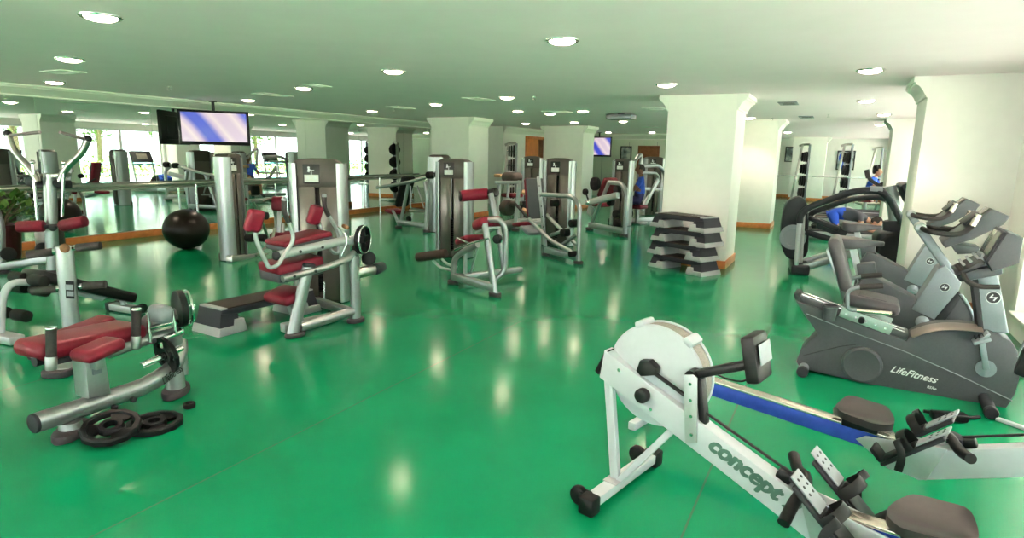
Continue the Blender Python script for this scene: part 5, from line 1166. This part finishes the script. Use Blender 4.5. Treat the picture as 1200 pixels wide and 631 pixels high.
# ---------------------------------------------------------------- treadmills beyond it
def treadmill(label, o, d):
    t = T('treadmill', label, 'treadmill', o, d, 'treadmills facing the window')
    L, W_ = 1.95, .82
    de = t.p('deck', MB().box((L/2, 0, .115), (L, W_, .13), bev=.03, seg=3), 'silver')
    t.p('belt', MB().box((L/2-.08, 0, .184), (L-.25, .54, .01), bev=.003), mat('belt_brown', (.055, .04, .045), .6, 0, .1, 60) if 'belt_brown' not in bpy.data.materials else bpy.data.materials['belt_brown'], de)
    for sg in (-1, 1): t.p('side_rail', MB().box((L/2, sg*.345, .188), (L-.12, .11, .022), bev=.008), 'dark_grey', de)
    t.p('motor_cover', MB().box((L-.12, 0, .22), (.36, W_-.06, .16), bev=.06, seg=3), 'dark_grey', de)
    for sg in (-1, 1):
        u = t.p('upright', MB().tube([(L-.18, sg*.38, .15), (L-.05, sg*.38, .75), (L+.02, sg*.38, 1.12), (L+.10, sg*.34, 1.30)], .045, .2, 12, oval=(.04, .055)), 'silver_light')
        t.p('hand_rail', MB().tube([(L-.02, sg*.38, .98), (L-.35, sg*.39, .98), (L-.5, sg*.39, .92)], .028, .1, 10), 'grip', u)
    co = t.p('console', MB().prism([(L-.10, 1.10), (L-.02, 1.06), (L+.18, 1.44), (L+.10, 1.50)], -.40, .40, .02), 'dark_grey')
    t.p('screen', MB().box((L+.0, 0, 1.30), (.012, .4, .22), (0, .46, 0), .003), 'screen', co)
    t.p('centre_bar', MB().tube([(L-.02, -.38, 1.0), (L-.12, -.2, 1.0), (L-.12, .2, 1.0), (L-.02, .38, 1.0)], .028, .1, 10), 'grip', co)
    return t
td = V((.0, -1, 0))
tm = treadmill('treadmill nearest beyond the elliptical trainer, with a man bent over its deck', (14.25, .62), td)
tm.copy('second treadmill in the row, behind the man bent over', (17.6, .50), td)
tm.copy('third treadmill in the row beyond the man bent over', (18.9, .50), td)
tm.copy('fourth and last treadmill of the row, before the far wall', (20.4, .50), td)
# ---------------------------------------------------------------- people
def body(name, label, J, mats, root=None, head=None, hairs=None, group=None):
    """continuous figure: J joints name->(x,y,z,r), limbs as chains"""
    o0 = J['pelvis'][:3]
    t = T(name, label, 'person', (o0[0], o0[1], 0), 0)
    chains = [('pelvis', 'belly', 'chest', 'neck', 'skull'), ('chest', 'shl', 'ell', 'wrl', 'hal'), ('chest', 'shr', 'elr', 'wrr', 'har'), ('pelvis', 'hil', 'knl', 'anl', 'tol'), ('pelvis', 'hir', 'knr', 'anr', 'tor')]
    names = list(J); idx = {n: i for i, n in enumerate(names)}
    edges = set()
    for c in chains:
        for a, b in zip(c, c[1:]):
            if a in J and b in J: edges.add((idx[a], idx[b]))
    vs = [V(J[n][:3])-t.o for n in names]; rs = [J[n][3] for n in names]
    for s_ in 'lr':                       # five fingers rooted in the palm
        if 'ha'+s_ not in J: continue
        w_, h_ = V(J['wr'+s_][:3])-t.o, V(J['ha'+s_][:3])-t.o; d = (h_-w_).normalized(); sd = d.cross(V((0, 0, 1)))
        if sd.length < .1: sd = V((1, 0, 0))
        sd.normalize(); dn = d.cross(sd)
        for k, ln in enumerate((.075, .085, .08, .062)):
            r0 = len(vs); off = sd*(-.03+.02*k)
            for q, rr in ((h_+off+d*.02, .011), (h_+off+d*(.02+ln*.5)+dn*.01, .0095), (h_+off+d*(.02+ln*.85)+dn*.03, .008)): vs.append(q); rs.append(rr)
            edges.add((idx['ha'+s_], r0)); edges.add((r0, r0+1)); edges.add((r0+1, r0+2))
        r0 = len(vs); th = -sd
        for q, rr in ((h_-d*.02+th*.04, .012), (h_+d*.02+th*.065, .0095), (h_+d*.05+th*.07, .008)): vs.append(q); rs.append(rr)
        edges.add((idx['ha'+s_], r0)); edges.add((r0, r0+1)); edges.add((r0+1, r0+2))
    me = bpy.data.meshes.new('body'); me.from_pydata([tuple(v) for v in vs], list(edges), []); me.update()
    o = bpy.data.objects.new('body', me); COL.objects.link(o); o.parent = t.e
    sk = o.modifiers.new('skin', 'SKIN'); sk.use_smooth_shade = True
    for i, r in enumerate(rs): o.data.skin_vertices[0].data[i].radius = (r, r); o.data.skin_vertices[0].data[i].use_root = (i == idx['pelvis'])
    sb = o.modifiers.new('sub', 'SUBSURF'); sb.levels = 2; sb.render_levels = 2
    bpy.context.view_layer.update()
    m2 = bpy.data.meshes.new_from_object(o.evaluated_get(bpy.context.evaluated_depsgraph_get()))
    o.modifiers.clear(); o.data = m2
    m2.materials.clear()
    order = [mats['skin'], mats['top'], mats['bottom'], mats['shoe']]
    for q in order: m2.materials.append(M[q])
    P = {n: V(J[n][:3])-t.o for n in J}
    def seg_d(p, a, b):
        ab = b-a; k = max(0, min(1, (p-a).dot(ab)/max(ab.length_squared, 1e-9))); return (p-a-ab*k).length, k
    segs = []
    for a, b, sk_ in (('pelvis', 'belly', 2), ('belly', 'chest', 1), ('chest', 'neck', 1), ('neck', 'skull', 0), ('chest', 'shl', 1), ('chest', 'shr', 1), ('shl', 'ell', 'sl'), ('shr', 'elr', 'sl'), ('ell', 'wrl', 0), ('elr', 'wrr', 0), ('wrl', 'hal', 0), ('wrr', 'har', 0), ('pelvis', 'hil', 2), ('pelvis', 'hir', 2), ('hil', 'knl', 'sh'), ('hir', 'knr', 'sh'), ('knl', 'anl', 0), ('knr', 'anr', 0), ('anl', 'tol', 3), ('anr', 'tor', 3)):
        if a in P and b in P: segs.append((P[a], P[b], sk_))
    for f in m2.polygons:
        c = f.center; best = min(((seg_d(c, a, b)), s_) for a, b, s_ in segs) if False else None
        bd, bs, bk = 9, 0, 0
        for a, b, s_ in segs:
            d_, k_ = seg_d(c, a, b)
            if d_ < bd: bd, bs, bk = d_, s_, k_
        if bs == 'sl': bs = 1 if bk < .62 else 0
        if bs == 'sh': bs = 2 if bk < mats.get('short', .8) else 0
        f.material_index = bs; f.use_smooth = True
    # head with face
    hd, fw, up = head; hd = V(hd)-t.o; fw = V(fw).normalized(); up = (V(up)-fw*V(up).dot(fw)).normalized(); sd = fw.cross(up)
    R3 = MX((fw, -sd if False else up.cross(fw), up)).transposed()
    mb = MB(); tm_ = bmesh.new(); bmesh.ops.create_uvsphere(tm_, u_segments=28, v_segments=20, radius=.105)
    for v in tm_.verts:
        x, y, z = v.co/.105
        w_ = 1-.22*max(0, -z)**1.2; xx = x*(1.02 if x > 0 else 1.08); 
        nose = .22*math.exp(-((y/.17)**2))*math.exp(-(((z+.12)/.22)**2)) if x > 0 else 0
        brow = .05*math.exp(-(((z-.22)/.12)**2))*(1 if x > .5 else 0); eye = -.10*math.exp(-(((abs(y)-.33)/.16)**2)-((z-.06)/.12)**2) if x > .4 else 0
        mouth = .05*math.exp(-((y/.26)**2)-(((z+.48)/.10)**2)) if x > .3 else 0; chin = .10*math.exp(-((y/.3)**2)-(((z+.82)/.2)**2)) if x > 0 else 0
        v.co = V(((xx*w_*.98+nose+brow+eye+mouth+chin)*.105, y*w_*.078, z*.122))
    bmesh.ops.transform(tm_, matrix=MX.Translation(hd) @ R3.to_4x4(), verts=tm_.verts); mb._add(tm_)
    for sg in (-1, 1): mb.sphere(hd+R3 @ V((-.005, sg*.08, -.005)), .026, (.7, .35, 1.1), 10)
    h = t.p('head', mb, mats['skin'], o)
    mb = MB(); tm_ = bmesh.new(); bmesh.ops.create_uvsphere(tm_, u_segments=28, v_segments=16, radius=.113)
    bmesh.ops.delete(tm_, geom=[v for v in tm_.verts if v.co.z < -.02+.085*(1 if v.co.x > .03 else 0)-.03*(v.co.x < -.03)], context='VERTS')
    for v in tm_.verts: v.co = V((v.co.x*1.02-.004, v.co.y*.77, v.co.z*1.12+.004))
    bmesh.ops.transform(tm_, matrix=MX.Translation(hd) @ R3.to_4x4(), verts=tm_.verts); mb._add(tm_)
    t.p('hair', mb, 'hair', h)
    q = MB()
    for sg in (-1, 1): q.sphere(hd+R3 @ V((.088, sg*.033, .008)), .011, (.6, 1, .7), 8)
    t.p('eyes', q, 'black_text', h)
    return t
def W(o, d, x, y, z, r):                  # body-frame to world joint
    d = V(d).normalized(); s_ = V((-d.y, d.x, 0)); p = V(o)+d*x+s_*y; return (p.x, p.y, z, r)
# man seated in the shoulder press, blue shirt
so = F(743, 262); so = V((14.55, 4.26, 0)); sd_ = V((-.28, .96, 0))
b_ = lambda x, y, z, r: W(so, sd_, x, y, z, r)
J = {'pelvis': b_(0, 0, .58, .15), 'belly': b_(-.03, 0, .74, .145), 'chest': b_(-.06, 0, .97, .155), 'neck': b_(-.05, 0, 1.14, .06), 'skull': b_(-.03, 0, 1.22, .055)}
for s_, y in (('l', 1), ('r', -1)):
    J.update({'sh'+s_: b_(-.06, .19*y, 1.06, .075), 'el'+s_: b_(.10, .27*y, .84, .05), 'wr'+s_: b_(.32, .20*y, .76, .034), 'ha'+s_: b_(.40, .18*y, .75, .03), 'hi'+s_: b_(.02, .10*y, .57, .105), 'kn'+s_: b_(.44, .15*y, .56, .068), 'an'+s_: b_(.52, .17*y, .10, .045), 'to'+s_: b_(.70, .19*y, .045, .042)})
body('person', 'seated man in a blue shirt and dark shorts using the far press machine', J, dict(skin='skin_dark', top='blue_cloth', bottom='navy', shoe='dark_grey', short=.75), None, (b_(-.01, 0, 1.31, 0)[:3], sd_, (0, 0, 1)))
st_ = T('workout_stool', 'small padded stool under the far person beyond the treadmills', 'stool', (21.6, -.80), V((-.3, -1, 0)))
st_.p('seat', MB().box((-.02, 0, .41), (.38, .34, .08), bev=.035, seg=3), 'red'); st_.p('post', MB().cyl((-.02, 0, .02), (-.02, 0, .38), .05), 'silver'); st_.p('base', MB().box((-.02, 0, .02), (.4, .4, .035), bev=.012), 'silver')
# man kneeling bent over the treadmill deck: hips raised, head down towards the window
ko = V((14.25, -.25, .19)); kd = V((.05, -1, 0))
k_ = lambda x, y, z, r: W(ko, kd, x, y, z+.19, r)
J = {'pelvis': k_(-.28, 0, .34, .15), 'belly': k_(-.10, 0, .36, .145), 'chest': k_(.14, 0, .30, .15), 'neck': k_(.33, 0, .24, .062), 'skull': k_(.41, 0, .20, .055)}
for s_, y in (('l', 1), ('r', -1)):
    J.update({'sh'+s_: k_(.20, .18*y, .32, .072), 'el'+s_: k_(.22, .30*y, .15, .048), 'wr'+s_: k_(.40, .24*y, .045, .034), 'ha'+s_: k_(.49, .22*y, .035, .028), 'hi'+s_: k_(-.30, .10*y, .32, .115), 'kn'+s_: k_(-.20, .14*y, .085, .072), 'an'+s_: k_(-.56, .13*y, .07, .048), 'to'+s_: k_(-.68, .13*y, .05, .04)})
body('person', 'man in blue shorts and charcoal shirt kneeling bent over on a treadmill deck', J, dict(skin='skin', top='dark_cloth', bottom='blue_cloth', shoe='black', short=.85), None, (k_(.50, 0, .19, 0)[:3], (kd.x, kd.y, -.9), (kd.x, kd.y, .9)))
# far person seated by the last treadmill
fo = V((21.6, -.80, 0)); fd = V((-.3, -1, 0))
f_ = lambda x, y, z, r: W(fo, fd, x, y, z, r)
J = {'pelvis': f_(0, 0, .58, .145), 'belly': f_(.04, 0, .74, .14), 'chest': f_(.12, 0, .96, .15), 'neck': f_(.17, 0, 1.13, .06), 'skull': f_(.20, 0, 1.20, .055)}
for s_, y in (('l', 1), ('r', -1)):
    J.update({'sh'+s_: f_(.13, .19*y, 1.05, .072), 'el'+s_: f_(.26, .27*y, .82, .048), 'wr'+s_: f_(.48, .20*y, .86, .034), 'ha'+s_: f_(.56, .18*y, .88, .028), 'hi'+s_: f_(.02, .10*y, .57, .105), 'kn'+s_: f_(.44, .14*y, .56, .07), 'an'+s_: f_(.50, .14*y, .10, .045), 'to'+s_: f_(.66, .14*y, .05, .04)})
body('person', 'far person in blue top seated leaning forward beyond the treadmills, by the pier', J, dict(skin='skin', top='blue_cloth', bottom='dark_cloth', shoe='black', short=.9), None, (f_(.23, 0, 1.29, 0)[:3], fd, (0, 0, 1)))
# ---------------------------------------------------------------- racks, pictures on the far walls
def rack(label, o, d, h=2.15, n=4, bar=True):
    t = T('plate_rack', label, 'weight rack', o, d)
    fr = t.p('upright', MB().beam((-.06, 0, .03), (.16, 0, h), .07, .09, .01, up=(0, 1, 0)), 'steel'); t.p('upright', MB().beam((.40, 0, .03), (.40, 0, h), .07, .10, .01, up=(0, 1, 0)), 'grey_frame')
    t.p('top_tube', MB().tube([(.05, 0, h-.06), (.2, 0, h), (.40, 0, h)], .04, .08, 10), 'steel', fr); t.p('base', MB().box((.17, 0, .03), (.8, .9, .05), bev=.015), 'steel', fr)
    for k in range(n):
        z = .45+.42*k
        p = t.p('peg', MB().cyl((.44, -.03, z), (.12, -.03, z), .02), 'chrome')
        for q in range(3): t.p('stored_plate', MB().cyl((.35-.07*q, -.03, z), (.30-.07*q, -.03, z), .19-.015*q, bev=.012, seg=24), 'rubber', p)
    if bar: t.p('barbell', MB().cyl((-.75, -.12, 1.05), (1.3, -.12, 1.05), .018), 'chrome')
    return t
p = F(970, 243); rack('tall rack with black plates on pegs and a horizontal bar, beside the framed picture', (23.6, .10), V((.18, -.98, 0)))
rack('tall plate rack half hidden by the fourth white pillar', (24.2, 1.42), V((.18, -.98, 0)))
rack('tall silver machine frame behind the far person on the treadmill', (27.0, -.95), V((.2, -.98, 0)), 2.1, 3, False)
rack('narrow plate rack in the gap left of the timber doorway', (16.6, 9.15), V((.5, -.86, 0)), 1.95, 4, False)
rack('tall weight rack in the gap between the two white pillars', (19.6, 2.95), V((.3, -.95, 0)), 1.9, 3, False)
def picture(c, n, w, h, label, seed):
    n = V(n).normalized(); t = T('framed_picture', label, 'picture', c, math.atan2(n.y, n.x)+PI/2, 'framed pictures on the far walls')
    f = t.p('frame', MB().box((w/2, 0, 0), (.04, .035, h+.04)).box((-w/2, 0, 0), (.04, .035, h+.04)).box((0, 0, h/2), (w, .035, .04), bev=.005).box((0, 0, -h/2), (w, .035, .04), bev=.005), 'black')
    pm = bpy.data.materials.new('print'); pm.use_nodes = True; nt = pm.node_tree; b = nt.nodes['Principled BSDF']
    tc = nt.nodes.new('ShaderNodeTexCoord'); nz = nt.nodes.new('ShaderNodeTexNoise'); nz.inputs['Scale'].default_value = 3.2; mp = nt.nodes.new('ShaderNodeMapping'); mp.inputs['Location'].default_value = (seed, 0, seed*2)
    r = nt.nodes.new('ShaderNodeValToRGB'); cr = r.color_ramp; cr.elements[0].position = .36; cr.elements[0].color = (.05, .05, .06, 1); cr.elements[1].position = .62; cr.elements[1].color = (.55, .58, .55, 1); e = cr.elements.new(.48); e.color = (.20, .25, .27, 1)
    nt.links.new(tc.outputs['Object'], mp.inputs[0]); nt.links.new(mp.outputs[0], nz.inputs['Vector']); nt.links.new(nz.outputs['Fac'], r.inputs['Fac']); nt.links.new(r.outputs['Color'], b.inputs['Base Color'])
    t.p('print', MB().box((0, .008, 0), (w-.02, .01, h-.02)), pm)
    if seed == 1: t.p('print_figure', MB().sphere((-w*.22, 0, h*.16), .13, (1, .05, 1.5), 14).box((-w*.22, -.001, -h*.2), (.14, .008, .4), bev=.003), 'blue_cloth', None)
    return t
c = FX(991, 188, X1-.03); picture(c, (-1, 0, 0), .62, .74, 'framed picture with a blue figure on the far white wall beside the tall rack', 1)
c = FX(928, 181, X1-.03); picture(c, (-1, 0, 0), .5, .6, 'small dark framed picture partly hidden by the rack behind the fourth pillar', 3)
c = FX(733.5, 181, BX-.03); picture(c, (-1, 0, 0), .42, .60, 'dark framed picture on the pale panelled wall beside the far television', 5)
S.view_settings.view_transform = 'Standard'; S.view_settings.look = 'None'; S.view_settings.gamma = 1; S.view_settings.use_curve_mapping = False
S.view_settings.exposure = EXPO
S.cycles.use_denoising = True; S.cycles.denoiser = 'OPENIMAGEDENOISE'
S.cycles.max_bounces = 10; S.cycles.diffuse_bounces = 5; S.cycles.glossy_bounces = 5; S.cycles.transparent_max_bounces = 12; S.cycles.transmission_bounces = 4
S.cycles.sample_clamp_indirect = 8; S.cycles.caustics_reflective = True; S.cycles.caustics_refractive = False
